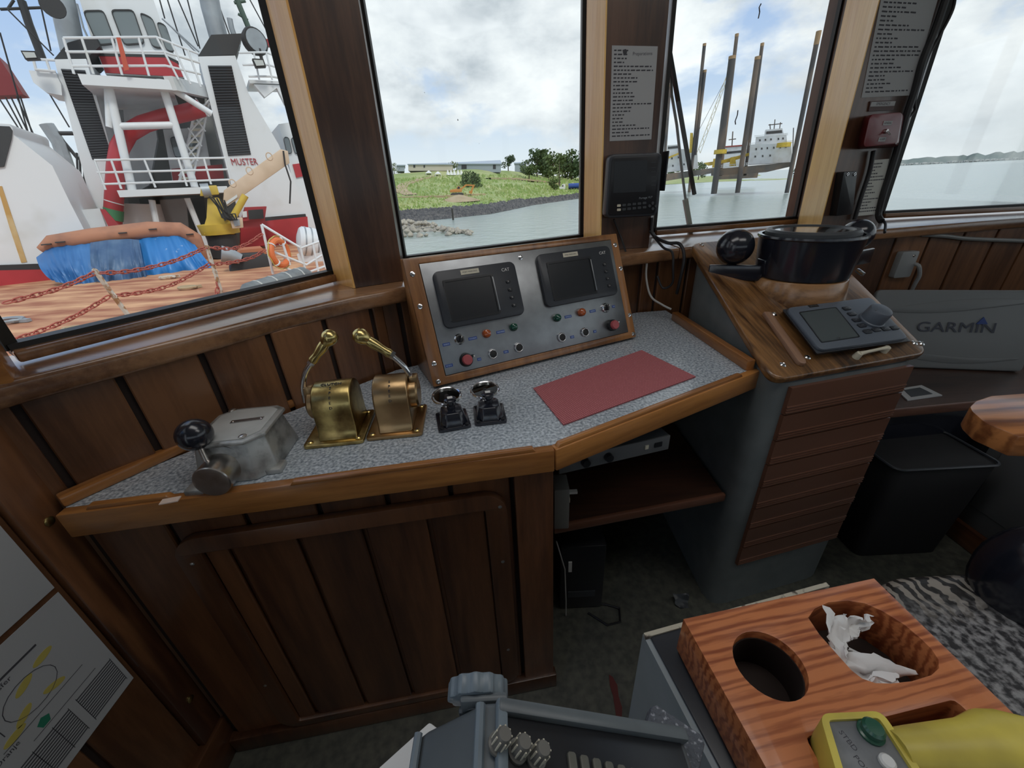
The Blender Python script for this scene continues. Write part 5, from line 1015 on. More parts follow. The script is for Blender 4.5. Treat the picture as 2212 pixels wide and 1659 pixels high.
for i in range(5200):
    u = rg.uniform(690, 1262); f = rg.uniform(.11, .85); p = ground(u, f); s_ = rg.uniform(.3, .8)*rr0(u)*(1+f)/150
    if 1060 < u < 1250 and .55 < f < .62: continue
    mb.add([tuple(p+V((-s_*.5, 0, -.1))), tuple(p+V((s_*.5, 0, -.1))), tuple(p+V((rg.uniform(-.3, .3), rg.uniform(-.3, .3), s_)))], [(0, 1, 2)])
tag(mb.build('hill_scrub', mat('scrub_green', (.25, .36, .10), .9, noise_=(.15, (.42, .46, .20), .4, .65, 6)), fix=False, smooth=0), 'rough green scrub covering the hillside', 'grass', None, 'stuff')
# ------------------------------------------------------------------ buildings, tents, machines
M_wall = mat('beige_sheet', (.50, .46, .38), .7); M_shed = mat('grey_sheet', (.30, .34, .38), .6); M_roof = mat('roof_sheet', (.36, .42, .50), .5); M_dk = mat('dark_opening', (.03, .03, .035), .7)
def shed(name, label, u0, u1, v0, v1, ridge, m, doors):
    um = (u0+u1)/2; b = fvof(um, v0+1); D = math.hypot(b.x, b.y); M = vplane(um, D); t = thing(name, label, 'building', T(b))
    ext('walls', [(u0, v0+6), (u1, v0+6), (u1, v1), (u0, v1)], M, 26, m, t)
    (xa, ya_), (xb, yb_), (xr, yr) = hit(u0-2, v1, M), hit(u1+2, v1, M), hit((u0+u1)/2, ridge, M)
    if ridge < v1: MB().loft([[(xa, ya_, .6), (xb, yb_, .6), (xb, yb_-.4, .6), (xa, ya_-.4, .6)], [(xa, yr, -13), (xb, yr, -13), (xb, yr-.4, -13), (xa, yr-.4, -13)], [(xa, ya_, -27), (xb, yb_, -27), (xb, yb_-.4, -27), (xa, ya_-.4, -27)]]).build('roof', M_roof, t, M)
    for (a, c, d, e_) in doors: ext('opening', [(a, d), (c, d), (c, e_), (a, e_)], M, .3, M_dk, t, z=.15)
    return t
shed('warehouse', 'long low beige warehouse on the crest of the hill', 882, 978, 363, 354, 350, M_wall, [(893, 897, 362, 356), (915, 918, 362, 357)])
shed('warehouse', 'grey blue warehouse with a pitched roof on the crest', 985, 1082, 366, 353, 345, M_shed, [(997, 1008, 365, 356), (1065, 1071, 365, 356)])
shed('warehouse', 'small grey shed at the left of the beige warehouse', 858, 874, 364, 356, 353, M_shed, [])
shed('warehouse', 'low blue roofed shed behind the dark tree', 1112, 1135, 365, 352, 348, M_shed, [])
for i, (u, v) in enumerate(((926, 377), (946, 379))):
    b = fvof(u, v); M = vplane(u, math.hypot(b.x, b.y)); t = thing('white_tent', ['white pavilion tent nearer the dirt track', 'white pavilion tent farther from the dirt track'][i], 'tent', T(b))
    q = [hit(*p, M) for p in ((u-7, v-3), (u+7, v-3), (u, v-9))]; MB().loft([[(q[0][0], q[0][1], 2), (q[1][0], q[1][1], 2), (q[1][0], q[1][1], -2), (q[0][0], q[0][1], -2)], [(q[2][0]-.1, q[2][1], .1), (q[2][0]+.1, q[2][1], .1), (q[2][0]+.1, q[2][1], -.1), (q[2][0]-.1, q[2][1], -.1)]]).build('canopy', M_white, t, M)
    mb = MB()
    for x in (q[0][0]+.2, q[1][0]-.2):
        for z in (-1.8, 1.8): mb.box((x, q[0][1]-.8, z), (.2, 1.8, .2))
    mb.build('legs', M_white, t, M)
for i, u in enumerate((968, 975, 982, 990, 997)):
    b = fvof(u, 378); tag(MB().lathe([(0, 0), (.9, 0), (.1, 2.0), (0, 2.1)], 8).build('white_cone', M_white, None, T(b)), ['white pile nearest the tents', 'second white pile from the tents', 'middle white pile of the row of five', 'fourth white pile from the tents', 'white pile farthest from the tents'][i], 'pile', 'white piles right of the tents')
M_or = mat('excavator_orange', (.52, .22, .05), .6)
b = fvof(985, 423); D = math.hypot(b.x, b.y)-1; M = vplane(985, D); ex = thing('excavator', 'orange excavator with raised arm digging on the shore', 'excavator', T(b))
ext('tracks', [(975, 424), (1000, 423), (1002, 418), (998, 416), (976, 417), (973, 420)], M, 2.6, mat('track_dark', (.06, .055, .05), .8), ex, bevel=.1); ext('house', [(972, 416), (998, 415), (998, 409), (985, 408), (972, 410)], M, 2.4, M_or, ex, bevel=.1)
ext('cab', [(986, 409), (995, 408), (994, 402), (988, 402)], M, 1.2, M_or, ex, bevel=.08); ext('cab_window', [(987.5, 408), (993.5, 407.5), (993, 403), (989, 403)], M, .05, M_dk, ex, z=.06)
ext('boom', [(992, 410), (997, 410), (1008, 401), (1024, 402), (1025, 399), (1006, 398)], M, .6, M_or, ex, z=-.8); ext('stick', [(1021, 400), (1026, 400), (1020, 413), (1017, 412)], M, .5, M_or, ex, z=-.85); ext('bucket', [(1014, 412), (1021, 412), (1020, 419), (1013, 417)], M, 1.2, M_or, ex, z=-.5)
sp_ = fvof(992, 432); tag(MB().lathe([(0, 1.5), (1.2, 1.3), (5, .2), (6.5, -.4)], 18).build('spoil_heap', M_dirt, None, T(sp_)), 'heap of yellow spoil in front of the excavator', 'heap')
b = fvof(1230, 410); D = math.hypot(b.x, b.y)-2; M = vplane(1230, D); tk = thing('tanker_truck', 'white truck with a blue tank parked above the rocks', 'truck', T(b))
ext('cab', [(1208, 410), (1221, 409), (1221, 398), (1214, 398), (1213, 403), (1208, 404)], M, 2.6, M_white, tk, bevel=.1); ext('windscreen', [(1213.5, 403), (1217, 403), (1217, 399.5), (1215, 399.5)], M, .06, M_dk, tk, z=.07)
ext('chassis', [(1208, 412), (1266, 408), (1266, 406), (1208, 410)], M, 2.2, M_dk, tk, z=-.2)
pq_ = pl([(1228, 402), (1268, 400)], M, -1.3); MB().tube(pq_, 1.25, 14).build('tank', mat('tank_blue', (.03, .075, .30), .4), tk)
for u in (1212, 1236, 1243, 1258): p = pl([(u, 411.5-(u-1212)*.07)], M, -.1)[0]; MB().lathe([(0, 0), (.55, 0), (.55, .35), (0, .35)], 12).build('wheel', M_rubber, tk, frame(p-M.to_3x3().col[2]*.2, M.to_3x3().col[0], (0, 0, 1)))
# ------------------------------------------------------------------ far shore beyond open water
def shore(name, label, u0, u1, D, v0f, hf, m, seed):
    mb = MB(); n = 90; lo, hi, bk = [], [], []
    for i in range(n+1):
        u = u0+(u1-u0)*i/n; p = pr(u, 340, D); d = V((p.x, p.y, 0)).normalized(); h = hf(i/n)*(1+.45*noise.noise(V((i*.45, seed, 0)))+.25*noise.noise(V((i*1.9, seed, 4))))
        lo.append((p.x, p.y, ZW-1)); hi.append((p.x+d.x*30, p.y+d.y*30, ZW+h)); bk.append((p.x+d.x*160, p.y+d.y*160, ZW+h*.9))
    mb.add(lo+hi+bk, [(j*(n+1)+i, j*(n+1)+i+1, (j+1)*(n+1)+i+1, (j+1)*(n+1)+i) for j in range(2) for i in range(n)])
    return tag(mb.build(name, m, fix=False, smooth=0), label, None, None, 'structure')
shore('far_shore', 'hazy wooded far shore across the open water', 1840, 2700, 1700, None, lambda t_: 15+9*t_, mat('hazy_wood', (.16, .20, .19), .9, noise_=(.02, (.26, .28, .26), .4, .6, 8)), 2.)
mb = MB()
for i in range(260):
    u = rs.uniform(1900, 2400); p = pr(u, 340, 1690-rs.uniform(0, 3)); s_ = rs.uniform(4, 12); mb.box((p.x, p.y, ZW+rs.uniform(1, 4)), (s_, 3, rs.uniform(1, 4)))
tag(mb.build('shore_houses', mat('hazy_white', (.48, .49, .48), .8)), 'tiny pale buildings strung along the far shore', 'buildings', None, 'stuff')
# ------------------------------------------------------------------ jack-up vessels
M_leg = mat('leg_steel', (.065, .062, .064), .7, noise_=(.22, (.22, .16, .12), .45, .7, 8, (1, 1, .4))); M_hull = mat('rusty_hull', (.12, .11, .10), .8, noise_=(.25, (.24, .17, .12), .45, .7, 8)); M_sw = mat('ship_white', (.68, .70, .72), .5, noise_=(.35, (.54, .53, .50), .5, .75, 8)); M_cy = mat('crane_yellow', (.60, .42, .05), .5, noise_=(1.5, (.46, .31, .05), .45, .7, 6)); M_win = mat('ship_window', (.03, .035, .04), .1)
jb_ = vplane(1600, 165); jk = thing('jackup_barge', 'jack-up barge on tall legs with white deckhouse beyond the window', 'barge', T(pz(1600, 411, ZW)))
ext('hull', [(1536, 366), (1712, 350), (1716, 358), (1655, 372), (1600, 376), (1536, 380)], jb_, 16, M_hull, jk)
ext('deckhouse', [(1617, 356), (1621, 312), (1709, 308), (1712, 350)], jb_, 11, M_sw, jk, z=-2); dh = ext('upper_house', [(1632, 312), (1634, 295), (1699, 290), (1700, 309)], jb_, 8, M_sw, jk, z=-3); ext('bridge', [(1652, 295), (1654, 280), (1690, 277), (1694, 292)], jb_, 6, M_sw, jk, z=-4)
ext('bridge_windows', [(1655, 290), (1655.5, 284), (1689, 281), (1690, 287)], jb_, .2, M_win, jk, z=-3.9)
for (u, v) in ((1640, 305), (1652, 304), (1664, 303), (1680, 302), (1690, 301), (1632, 324), (1644, 323), (1656, 322), (1670, 321), (1684, 320), (1696, 319), (1630, 340), (1646, 339), (1662, 338)): ext('porthole', [(u, v), (u+3.2, v), (u+3.2, v-4), (u, v-4)], jb_, .2, M_win, jk, z=-1.9 if v > 312 else -2.9)
for pix in (((1618, 313), (1712, 308)), ((1618, 309.5), (1712, 304.5)), ((1630, 296), (1702, 291)), ((1630, 293), (1702, 288)), ((1550, 362), (1617, 356)), ((1550, 358), (1617, 352))): tpx('handrail', pix, jb_, .07, M_sw, jk, 0, 5)
for u in range(1550, 1618, 9): tpx('rail_post', ((u, 363-(u-1550)*.09), (u, 357-(u-1550)*.09)), jb_, .06, M_sw, jk, 0, 5)
for pix in (((1672, 279), (1674, 258)), ((1684, 278), (1686, 264)), ((1664, 280), (1663, 268)), ((1712, 345), (1714, 276)), ((1660, 270), (1690, 267))): tpx('mast', pix, jb_, .14, M_leg, jk, -5, 5)
def leg(pix, w, z, cap=None, par=None, M=None):
    (a, b) = pl(pix, M or jb_, z); o = MB().tube([a, b+(b-a)*.03], w, 12).build('leg', M_leg, par or jk)
    if cap: MB().tube([a+(a-b).normalized()*.01, a+(b-a).normalized()*cap], w*1.06, 12).build('leg_cap', mat('cap_paint', (.34, .22, .12), .7) if 'cap_paint' not in bpy.data.materials else bpy.data.materials['cap_paint'], o)
leg([(1582, 121), (1543, 411)], .95, 1.6, .8); leg([(1637, 122), (1594, 409)], .75, 1.2, .8); leg([(1769, 67), (1701, 408)], .62, 1.1, 3)
leg([(1592, 73), (1557, 372)], .55, -15, .8); leg([(1647, 93), (1610, 372)], .52, -15, .8)
for (u, v) in ((1556, 328), (1693, 313)): q = pl([(u, v)], jb_, 1.6)[0]; MB().lathe([(1.4, -.6), (1.9, -.6), (1.9, .6), (1.4, .6)], 14).build('leg_collar', M_cy, jk, T(q))
ext('crane_boom', [(1520, 352), (1560, 346), (1618, 330), (1618, 336), (1575, 350), (1530, 358)], jb_, 2, M_cy, jk, z=-6); ext('crane_house', [(1538, 362), (1552, 361), (1550, 342), (1541, 343)], jb_, 3, M_cy, jk, z=-5); ext('crane_house', [(1575, 360), (1590, 358), (1588, 338), (1578, 340)], jb_, 3, M_cy, jk, z=-5)
j2 = vplane(1470, 205); k2 = thing('workboat', 'white workboat and yellow crane jacked up behind the wiper', 'boat', T(pz(1470, 402, ZW)))
ext('hull', [(1420, 378), (1545, 362), (1540, 374), (1420, 394)], j2, 14, M_hull, k2); ext('deckhouse', [(1428, 374), (1430, 334), (1470, 322), (1506, 322), (1508, 364)], j2, 9, M_sw, k2, z=-2); ext('wheelhouse', [(1440, 330), (1442, 314), (1466, 312), (1468, 326)], j2, 6, M_sw, k2, z=-3); ext('windows', [(1443, 322), (1443, 317), (1465, 315), (1465, 320)], j2, .2, M_win, k2, z=-2.9)
for (u, v) in ((1436, 346), (1450, 344), (1464, 342), (1480, 338), (1494, 336), (1452, 360), (1476, 357)): ext('porthole', [(u, v), (u+3.2, v), (u+3.2, v-4), (u, v-4)], j2, .2, M_win, k2, z=-1.9)
for pix in (((1522, 94), (1489, 412)), ((1523, 151), (1502, 330)), ((1447, 182), (1436, 340))): leg(pix, .6, 1, .8, k2, j2)
ext('crane_mast', [(1489, 330), (1499, 329), (1497, 287), (1491, 287)], j2, 2, M_cy, k2, z=1); lt = MB()
a, b = pl([(1572, 163), (1509, 331)], j2, 2); dd_ = (b-a); nn_ = 14; sd2 = V((1, .2, 0)).normalized()
for s_ in (-.8, .8): lt.bar(a+sd2*s_*.5, b+sd2*s_, .22)
for i in range(nn_): k0_, k1_ = i/nn_, (i+1)/nn_; w_ = .5+.5*k0_; s2 = -1 if i % 2 else 1; lt.bar(a+dd_*k0_+sd2*s2*.8*w_, a+dd_*k1_-sd2*s2*.8*w_, .14)
lt.build('lattice_boom', mat('boom_cream', (.62, .56, .42), .6), k2); tpx('boom_stay', [(1572, 163), (1500, 300)], j2, .08, M_leg, k2, 2, 5); ext('yellow_boom', [(1436, 346), (1470, 332), (1470, 328), (1436, 342)], j2, 1.2, M_cy, k2, z=1)
j3 = vplane(1590, 235); k3 = thing('moored_boat', 'white boat with red trim half hidden behind the jack-up deck', 'boat', T(pz(1580, 398, ZW)))
ext('hull', [(1545, 372), (1640, 366), (1636, 384), (1550, 388)], j3, 9, M_hull, k3); ext('house', [(1560, 372), (1562, 318), (1612, 314), (1616, 368)], j3, 7, M_sw, k3, z=-1); ext('trim_band', [(1562, 316), (1612, 312), (1612, 315), (1562, 319)], j3, .4, mat('trim_red', (.30, .06, .05), .6), k3, z=-.7); ext('windows', [(1566, 328), (1608, 324), (1608, 329), (1566, 333)], j3, .2, M_win, k3, z=-.9); tpx('mast', [(1581, 318), (1583, 284)], j3, .25, M_leg, k3, -3, 6); tpx('mast', [(1574, 302), (1590, 300)], j3, .2, M_leg, k3, -3, 6)
# ------------------------------------------------------------------ wiper on the outside of the jack-up window
d3 = (G['3b']-G['3a']).normalized(); o3_ = V((-d3.y, d3.x, 0)); Mwp = frame(G['3a']+o3_*.03, d3, (0, 0, 1))
wp = thing('windscreen_wiper', 'black wiper parked outside the jack-up window', 'wiper', T(G['3a']+o3_*.03))
q = pl([(1446, 110), (1500, 420)], Mwp); MB().bar(q[0], q[1], .016, .012).build('blade', M_rubber, wp); q = pl([(1447, 112), (1451, 205), (1462, 270), (1472, 360), (1482, 440), (1492, 500)], Mwp, -.02); MB().tube(q, .006, 6).build('arm', mat('wiper_metal', (.20, .20, .19), .5), wp); q = pl([(1480, 430), (1492, 500)], Mwp, -.02); MB().bar(q[0], q[1], .012, .022).build('arm_root', mat('wiper_pale', (.36, .36, .32), .6), wp)
# ================================================================== THE RED AND WHITE SHIP ALONGSIDE
aS = R(33); TS = V((math.cos(aS), math.sin(aS), 0)); LS = V((-TS.y, TS.x, 0)); ZD = -.55
def sf(l): return frame(LS*l, TS, (0, 0, 1))
M_rust = mat('rust_deck', (.34, .12, .065), .85, noise_=(2.4, (.70, .40, .22), .36, .68, 14, (.3, 1, 1)), bump=(6, .5, .02)); M_sred = mat('ship_red', (.42, .035, .045), .45, noise_=(1.2, (.34, .03, .035), .4, .7, 6)); M_swh = mat('hull_white', (.70, .72, .74), .45, noise_=(.8, (.58, .58, .56), .55, .8, 9)); M_blk = mat('ship_black', (.03, .03, .032), .6); M_galv = mat('galvanised', (.34, .37, .40), .45, .3, noise_=(2, (.26, .28, .30), .4, .7, 6)); M_sg = mat('bulkhead_grey', (.26, .26, .25), .6, noise_=(1.2, (.20, .20, .19), .4, .7, 6)); M_louv = mat('louvre_dark', (.05, .053, .06), .55)
ship = thing('supply_ship', 'red and white working ship alongside with twin louvred funnels and wheelhouse', 'ship', T(LS*20+V((0, 0, ZD))))
def S_(name, pix, l, depth, m, z=0, par=None, bevel=0): return ext(name, pix, sf(l), depth, m, par or ship, z, bevel)
def St(name, pix, l, r, m, par=None, n=10, z=0): return tpx(name, pix, sf(l), r, m, par or ship, z, n)
# hull and deck: near deck edge runs below the window
dkp = [pz(u, v, ZD) for u, v in ((-420, 900), (560, 676), (700, 622))]
c0 = -LS*0+dkp[1]; A_ = pz(-500, 860, ZD); B_ = pz(420, 720, ZD); C_ = pz(760, 640, ZD)
loc = lambda t, l: TS*t+LS*l
e1_, e2_ = pz(790, 640, ZD), pz(790, 500, ZD); dk_ = [loc(-16, 5.6), loc((e1_-LS*0).dot(TS)-1.2, 6.6), e1_, e2_, loc(e2_.dot(TS), 36), loc(-16, 36)]
MB().prism([(p.x, p.y) for p in dk_], ZD-.12, ZD).build('main_deck', M_rust, ship)
MB().prism([(p.x, p.y) for p in dk_], ZW-1, ZD-.12).build('hull', M_sred, ship)
# funnels
fR = S_('funnel', [(428, 122), (508, 120), (537, 202), (602, 312), (652, 430), (664, 500), (525, 500)], 22, 2.6, M_swh); fL = S_('funnel', [(117, 128), (186, 127), (240, 325), (258, 470), (205, 480), (192, 420)], 22, 2.6, M_swh)
def louvre(f, pix, n):
    M = sf(22); q = [V(hit(u, v, M)) for u, v in pix]       # TL TR BR BL
    MB().prism([tuple(q[3]), tuple(q[2]), tuple(q[1]), tuple(q[0])], .005, .03).build('louvre_back', M_blk, f, M)
    for i in range(n):
        k_ = (i+.5)/n; a = q[0]+(q[3]-q[0])*k_; b = q[1]+(q[2]-q[1])*k_; h = (q[0]-q[3]).length/n
        MB().bar((a.x, a.y, .045), (b.x, b.y, .045), .05, h*.45, None, (0, 1, .8)).build('louvre_slat', M_louv, f, M)
louvre(fR, [(449, 142), (500, 142), (542, 334), (493, 337)], 34); louvre(fL, [(132, 149), (184, 152), (243, 342), (200, 345)], 34)
S_('funnel_lip', [(428, 121), (456, 75), (524, 72), (511, 118)], 22, 2.2, M_blk, -.3); St('exhaust_pipe', [(482, 117), (456, 20), (440, -70)], 22, .33, M_galv, n=16, z=-1.0); St('exhaust_pipe', [(514, 100), (500, 60), (496, 40)], 22, .10, M_galv, z=-.6)
S_('funnel_lip', [(117, 127), (146, 92), (205, 76), (215, 100), (187, 126)], 22, 2.2, M_blk, -.3); St('exhaust_pipe', [(160, 118), (141, 30), (120, -60)], 22, .33, M_galv, n=16, z=-1.0); MB().lathe([(0, 0), (.30, 0), (.30, .05), (0, .05)], 18).build('exhaust_mouth', M_blk, ship, frame(pl([(114, 14)], sf(22), .4)[0], TS, (0, 0, 1)))
text('muster_sign', 'MUSTER', .34, mat('sign_red', (.35, .03, .04), .5), ship, frame(pl([(528, 350)], sf(22), .03)[0], TS, (0, 0, 1)), .01, sx_=.78)
# upper platform + rails
def plat(name, pix, l0, l1, th, m):
    M = sf(l0); q = [hit(u, v, M) for u, v in pix]; z = sum(p[1] for p in q)/len(q); a, b = q[0][0], q[-1][0]
    p4 = [loc(a, l0), loc(b, l0), loc(b, l1), loc(a, l1)]; return MB().prism([(p.x, p.y) for p in p4], z-th, z).build(name, m, ship), z
_, zU = plat('bridge_platform', [(169, 163), (364, 169)], 20.4, 25, .28, M_swh); _, zLo = plat('lower_platform', [(252, 411), (490, 402)], 20.4, 26, .22, M_swh)
p5_ = [pl([(364, 169)], sf(20.4))[0], pl([(442, 190)], sf(22.6))[0]]; MB().bar(p5_[0]-V((0, 0, .14)), p5_[1]-V((0, 0, .14)), .28, .4).build('bridge_platform_edge', M_swh, ship)
S_('platform_beam', [(240, 172), (440, 185), (440, 205), (250, 192)], 22, 2, M_sg, -.4)
def rail(rows, posts, l, z=0, r=.035):
    for pix in rows: St('guard_rail', pix, l, r, M_swh, n=6, z=z)
    for pix in posts: St('rail_post', pix, l, r, M_swh, n=6, z=z)
rail([[(137, 82), (338, 80), (428, 116)], [(142, 112), (355, 112), (432, 136)], [(156, 143), (358, 142), (434, 160)]], [[(137, 82), (160, 160)], [(176, 81), (202, 160)], [(241, 81), (264, 162)], [(299, 80), (322, 164)], [(338, 80), (386, 172)], [(370, 92), (412, 182)], [(405, 106), (434, 188)]], 20.5)
rail([[(204, 346), (488, 341)], [(210, 373), (492, 366)], [(221, 398), (496, 388)]], [[(204, 346), (228, 410)], [(240, 345), (262, 408)], [(311, 343), (336, 405)], [(385, 342), (404, 402)], [(440, 341), (456, 398)], [(486, 341), (500, 394)]], 20.5)
S_('red_ladder', [(251, 81), (260, 81), (279, 150), (268, 153)], 20.3, .08, mat('ladder_red', (.50, .09, .05), .6), .1)
# wheelhouse
wh = S_('wheelhouse', [(160, -40), (318, -40), (352, 60), (398, 168), (228, 160), (200, 92)], 23, 3.6, M_swh); S_('wheelhouse_band', [(214, 121), (356, 124), (384, 138), (396, 166), (228, 157)], 23, .06, M_sred, .05)
S_('wheelhouse_stripe', [(212, 115), (356, 118), (385, 132), (387, 139), (356, 125), (214, 122)], 23, .06, M_blk, .05)
def win(pix, l=23, par=None, dz=.05):
    M = sf(l); q = [hit(u, v, M) for u, v in pix]; c = V((sum(p[0] for p in q)/len(q), sum(p[1] for p in q)/len(q))); f = MB().holed(rnd([tuple(c+(V(p)-c)*1.10) for p in q], .14, 3), [rnd(q, .10, 3)], .0, dz+.03).build('window', M_blk, par or wh, M)
    MB().prism(rnd(q, .10, 3), .0, dz).build('window_pane', mat('bridge_glass', (.16, .19, .20), .05, spec=.8) if 'bridge_glass' not in bpy.data.materials else bpy.data.materials['bridge_glass'], f, M)
for pix in ([(182, 27), (224, 26), (249, 93), (213, 97)], [(242, 25), (288, 25), (311, 93), (269, 96)], [(303, 30), (330, 42), (351, 104), (329, 100)], [(339, 50), (358, 56), (377, 112), (360, 109)]): win(pix)
for pix in ([(198, 100), (180, 60), (166, 8)], [(372, 60), (440, 130)], [(350, 40), (430, 112)]): St('stay', pix, 23, .03, M_galv, n=5, z=.3)
# columns, duct, stairs, back bulkhead
for pix, r in (([(231, 172), (286, 412)], .125), ([(347, 172), (421, 404)], .125), ([(257, 273), (376, 270)], .11), ([(361, 186), (458, 246)], .105), ([(232, 190), (236, 275)], .09)): St('column', pix, 20.9, r, M_swh, n=12)
S_('bulkhead', [(225, 190), (470, 196), (520, 420), (260, 430)], 25.4, .2, M_sg); S_('bulkhead_lower', [(255, 412), (515, 402), (540, 590), (250, 560)], 24.6, .2, M_sg)
S_('inner_house', [(262, 200), (320, 190), (340, 300), (322, 400), (285, 420)], 24.8, 1, M_swh); S_('deck_cabin', [(352, 280), (440, 275), (460, 385), (372, 390)], 24.4, .6, M_swh); S_('cabin_band', [(370, 365), (480, 355), (484, 385), (374, 392)], 24.3, .2, M_sred)
win([(368, 298), (392, 297), (403, 338), (379, 340)], 24.3, ship); win([(404, 296), (420, 295), (432, 330), (416, 332)], 24.3, ship)
S_('panel_locker', [(345, 432), (402, 428), (412, 545), (362, 548)], 23.5, .5, mat('locker_pale', (.36, .38, .39), .5)); S_('doorway', [(300, 430), (322, 428), (350, 520), (322, 530)], 24.3, .2, M_blk); S_('doorway', [(408, 430), (440, 425), (450, 510), (424, 520)], 24.3, .2, M_blk)
du = [(436, 234), (400, 244), (355, 254), (310, 268), (276, 288), (258, 320), (251, 362), (247, 420), (243, 486)]
St('red_duct', du, 21.6, .27, M_sred, n=18); St('green_band', [(245.5, 452), (244.3, 474)], 21.6, .282, mat('band_green', (.06, .22, .10), .5), n=18); St('white_line', [(247, 436), (246.8, 438)], 21.6, .282, M_swh, n=18)
for s_ in (0, 26): St('stair_stringer', [(388+s_, 392), (426+s_, 222)], 22.4, .05, M_swh, n=6)
for i in range(13): k_ = (i+.5)/13; u = 388+38*k_; v = 392-170*k_; St('stair_tread', [(u, v), (u+26, v-1)], 22.4, .045, mat('tread_cream', (.60, .57, .46), .6) if 'tread_cream' not in bpy.data.materials else bpy.data.materials['tread_cream'], n=5)
for i in range(5): u = 398+8*i; St('lattice_brace', [(u-12, 380-32*i), (u+26, 340-32*i)], 22.2, .03, M_swh, n=5); St('lattice_brace', [(u+22, 380-32*i), (u-8, 340-32*i)], 22.2, .03, M_swh, n=5)
for pix in ([(328, 432), (352, 545)], [(404, 428), (446, 532)]): St('lower_column', pix, 21, .10, M_swh, n=8)
cyl = pl([(295, 440), (300, 478)], sf(23)); MB().tube([cyl[0], cyl[1]-V((0, 0, 1.2))], .75, 18).build('white_tank', M_swh, ship)
# right house
hR = S_('side_house', [(602, 268), (642, 262), (676, 370), (705, 470), (712, 540), (668, 540), (640, 420)], 23.5, 4, M_swh); S_('side_house_band', [(632, 355), (668, 350), (678, 376), (640, 384)], 23.5, .08, M_sred, .06); win([(612, 298), (623, 297), (631, 330), (620, 332)], 23.5, hR); win([(628, 299), (639, 298), (646, 330), (637, 332)], 23.5, hR)
S_('casing_stripe', [(566, 470), (660, 462), (662, 470), (568, 480)], 21.9, .1, M_blk); S_('casing_base', [(568, 478), (664, 468), (672, 560), (520, 562), (522, 492)], 21.8, .4, M_sred)
S_('wing_platform', [(537, 172), (614, 176), (614, 182), (540, 180)], 21.6, 1.6, M_swh); rail([[(516, 114), (575, 113), (598, 122)], [(524, 140), (580, 140), (606, 148)], [(537, 165), (586, 165), (612, 170)]], [[(575, 113), (588, 172)], [(548, 113), (560, 172)], [(598, 122), (612, 176)]], 21.4)
S_('wing_bracket', [(548, 182), (612, 184), (616, 226), (598, 190), (572, 210)], 21.6, .3, M_swh)
S_('port_wing', [(62, 152), (118, 154), (132, 182), (134, 206), (100, 200), (72, 178)], 21.8, 1.4, M_swh); rail([[(70, 128), (118, 130)], [(75, 150), (120, 154)]], [[(72, 128), (78, 152)], [(100, 129), (108, 153)]], 21.7)
for c_, w_ in (((64, 118), 20), ((560, 135), 15)):
    u, v = c_; fl = S_('floodlight', [(u-w_, v-9), (u+w_*.6, v-8), (u+w_, v+9), (u-w_*.5, v+10)], 21.2, .25, M_blk, .2); S_('flood_lens', [(u-w_*.8, v-6), (u+w_*.5, v-5), (u+w_*.75, v+6), (u-w_*.4, v+7)], 21.2, .04, mat('lens_grey', (.50, .52, .50), .2) if 'lens_grey' not in bpy.data.materials else bpy.data.materials['lens_grey'], .24, fl)
sl = pl([(554, 88)], sf(21.5))[0]; MB().lathe([(0, 0), (.42, 0), (.45, .1), (.40, .34), (.2, .5), (0, .52)], 20).build('searchlight', M_blk, ship, frame(sl, TS, (0, 0, 1)) @ RX(180) @ RY(-20)); MB().lathe([(0, 0), (.37, 0), (.36, .03), (0, .04)], 20).build('searchlight_lens', M_galv, ship, frame(sl-LS*.02, TS, (0, 0, 1)) @ RY(20)); St('searchlight_stand', [(560, 105), (568, 140)], 21.5, .06, M_blk); S_('red_horn', [(572, 84), (590, 84), (592, 98), (574, 98)], 21.8, .3, M_sred)
for pix, r in (([(512, 0), (536, 58), (545, 75)], .10), ([(506, 6), (530, 2)], .05), ([(514, 30), (536, 44)], .05)): St('signal_mast', pix, 22.6, r, mat('mast_green', (.06, .10, .08), .6) if 'mast_green' not in bpy.data.materials else bpy.data.materials['mast_green'])
# rust-streaked casing at far left
cs = S_('side_casing', [(-90, 262), (20, 268), (27, 276), (30, 292), (113, 358), (151, 437), (190, 512), (222, 598), (-90, 604)], 18.6, 3.2, M_swh); S_('casing_vent', [(-40, 270), (20, 273), (26, 282), (24, 300), (8, 360), (-40, 366)], 18.6, .06, M_blk, .05, cs); S_('rust_streak', [(-6, 402), (4, 402), (30, 480), (58, 566), (46, 568), (20, 490)], 18.6, .02, mat('rust_run', (.50, .30, .10), .8, noise_=(1.5, (.60, .48, .28), .4, .7, 6)), .016, cs)
S_('casing_stripe', [(-90, 576), (85, 570), (125, 592), (-90, 588)], 18.6, .1, M_blk, .08); S_('casing_base', [(-90, 586), (100, 582), (132, 622), (-90, 632)], 18.5, .3, M_sred)
S_('side_wall', [(150, 455), (215, 450), (240, 520), (215, 525), (180, 512)], 19.5, .3, M_swh); S_('gusset', [(216, 452), (226, 452), (270, 502), (242, 506)], 19.3, .1, M_sred)
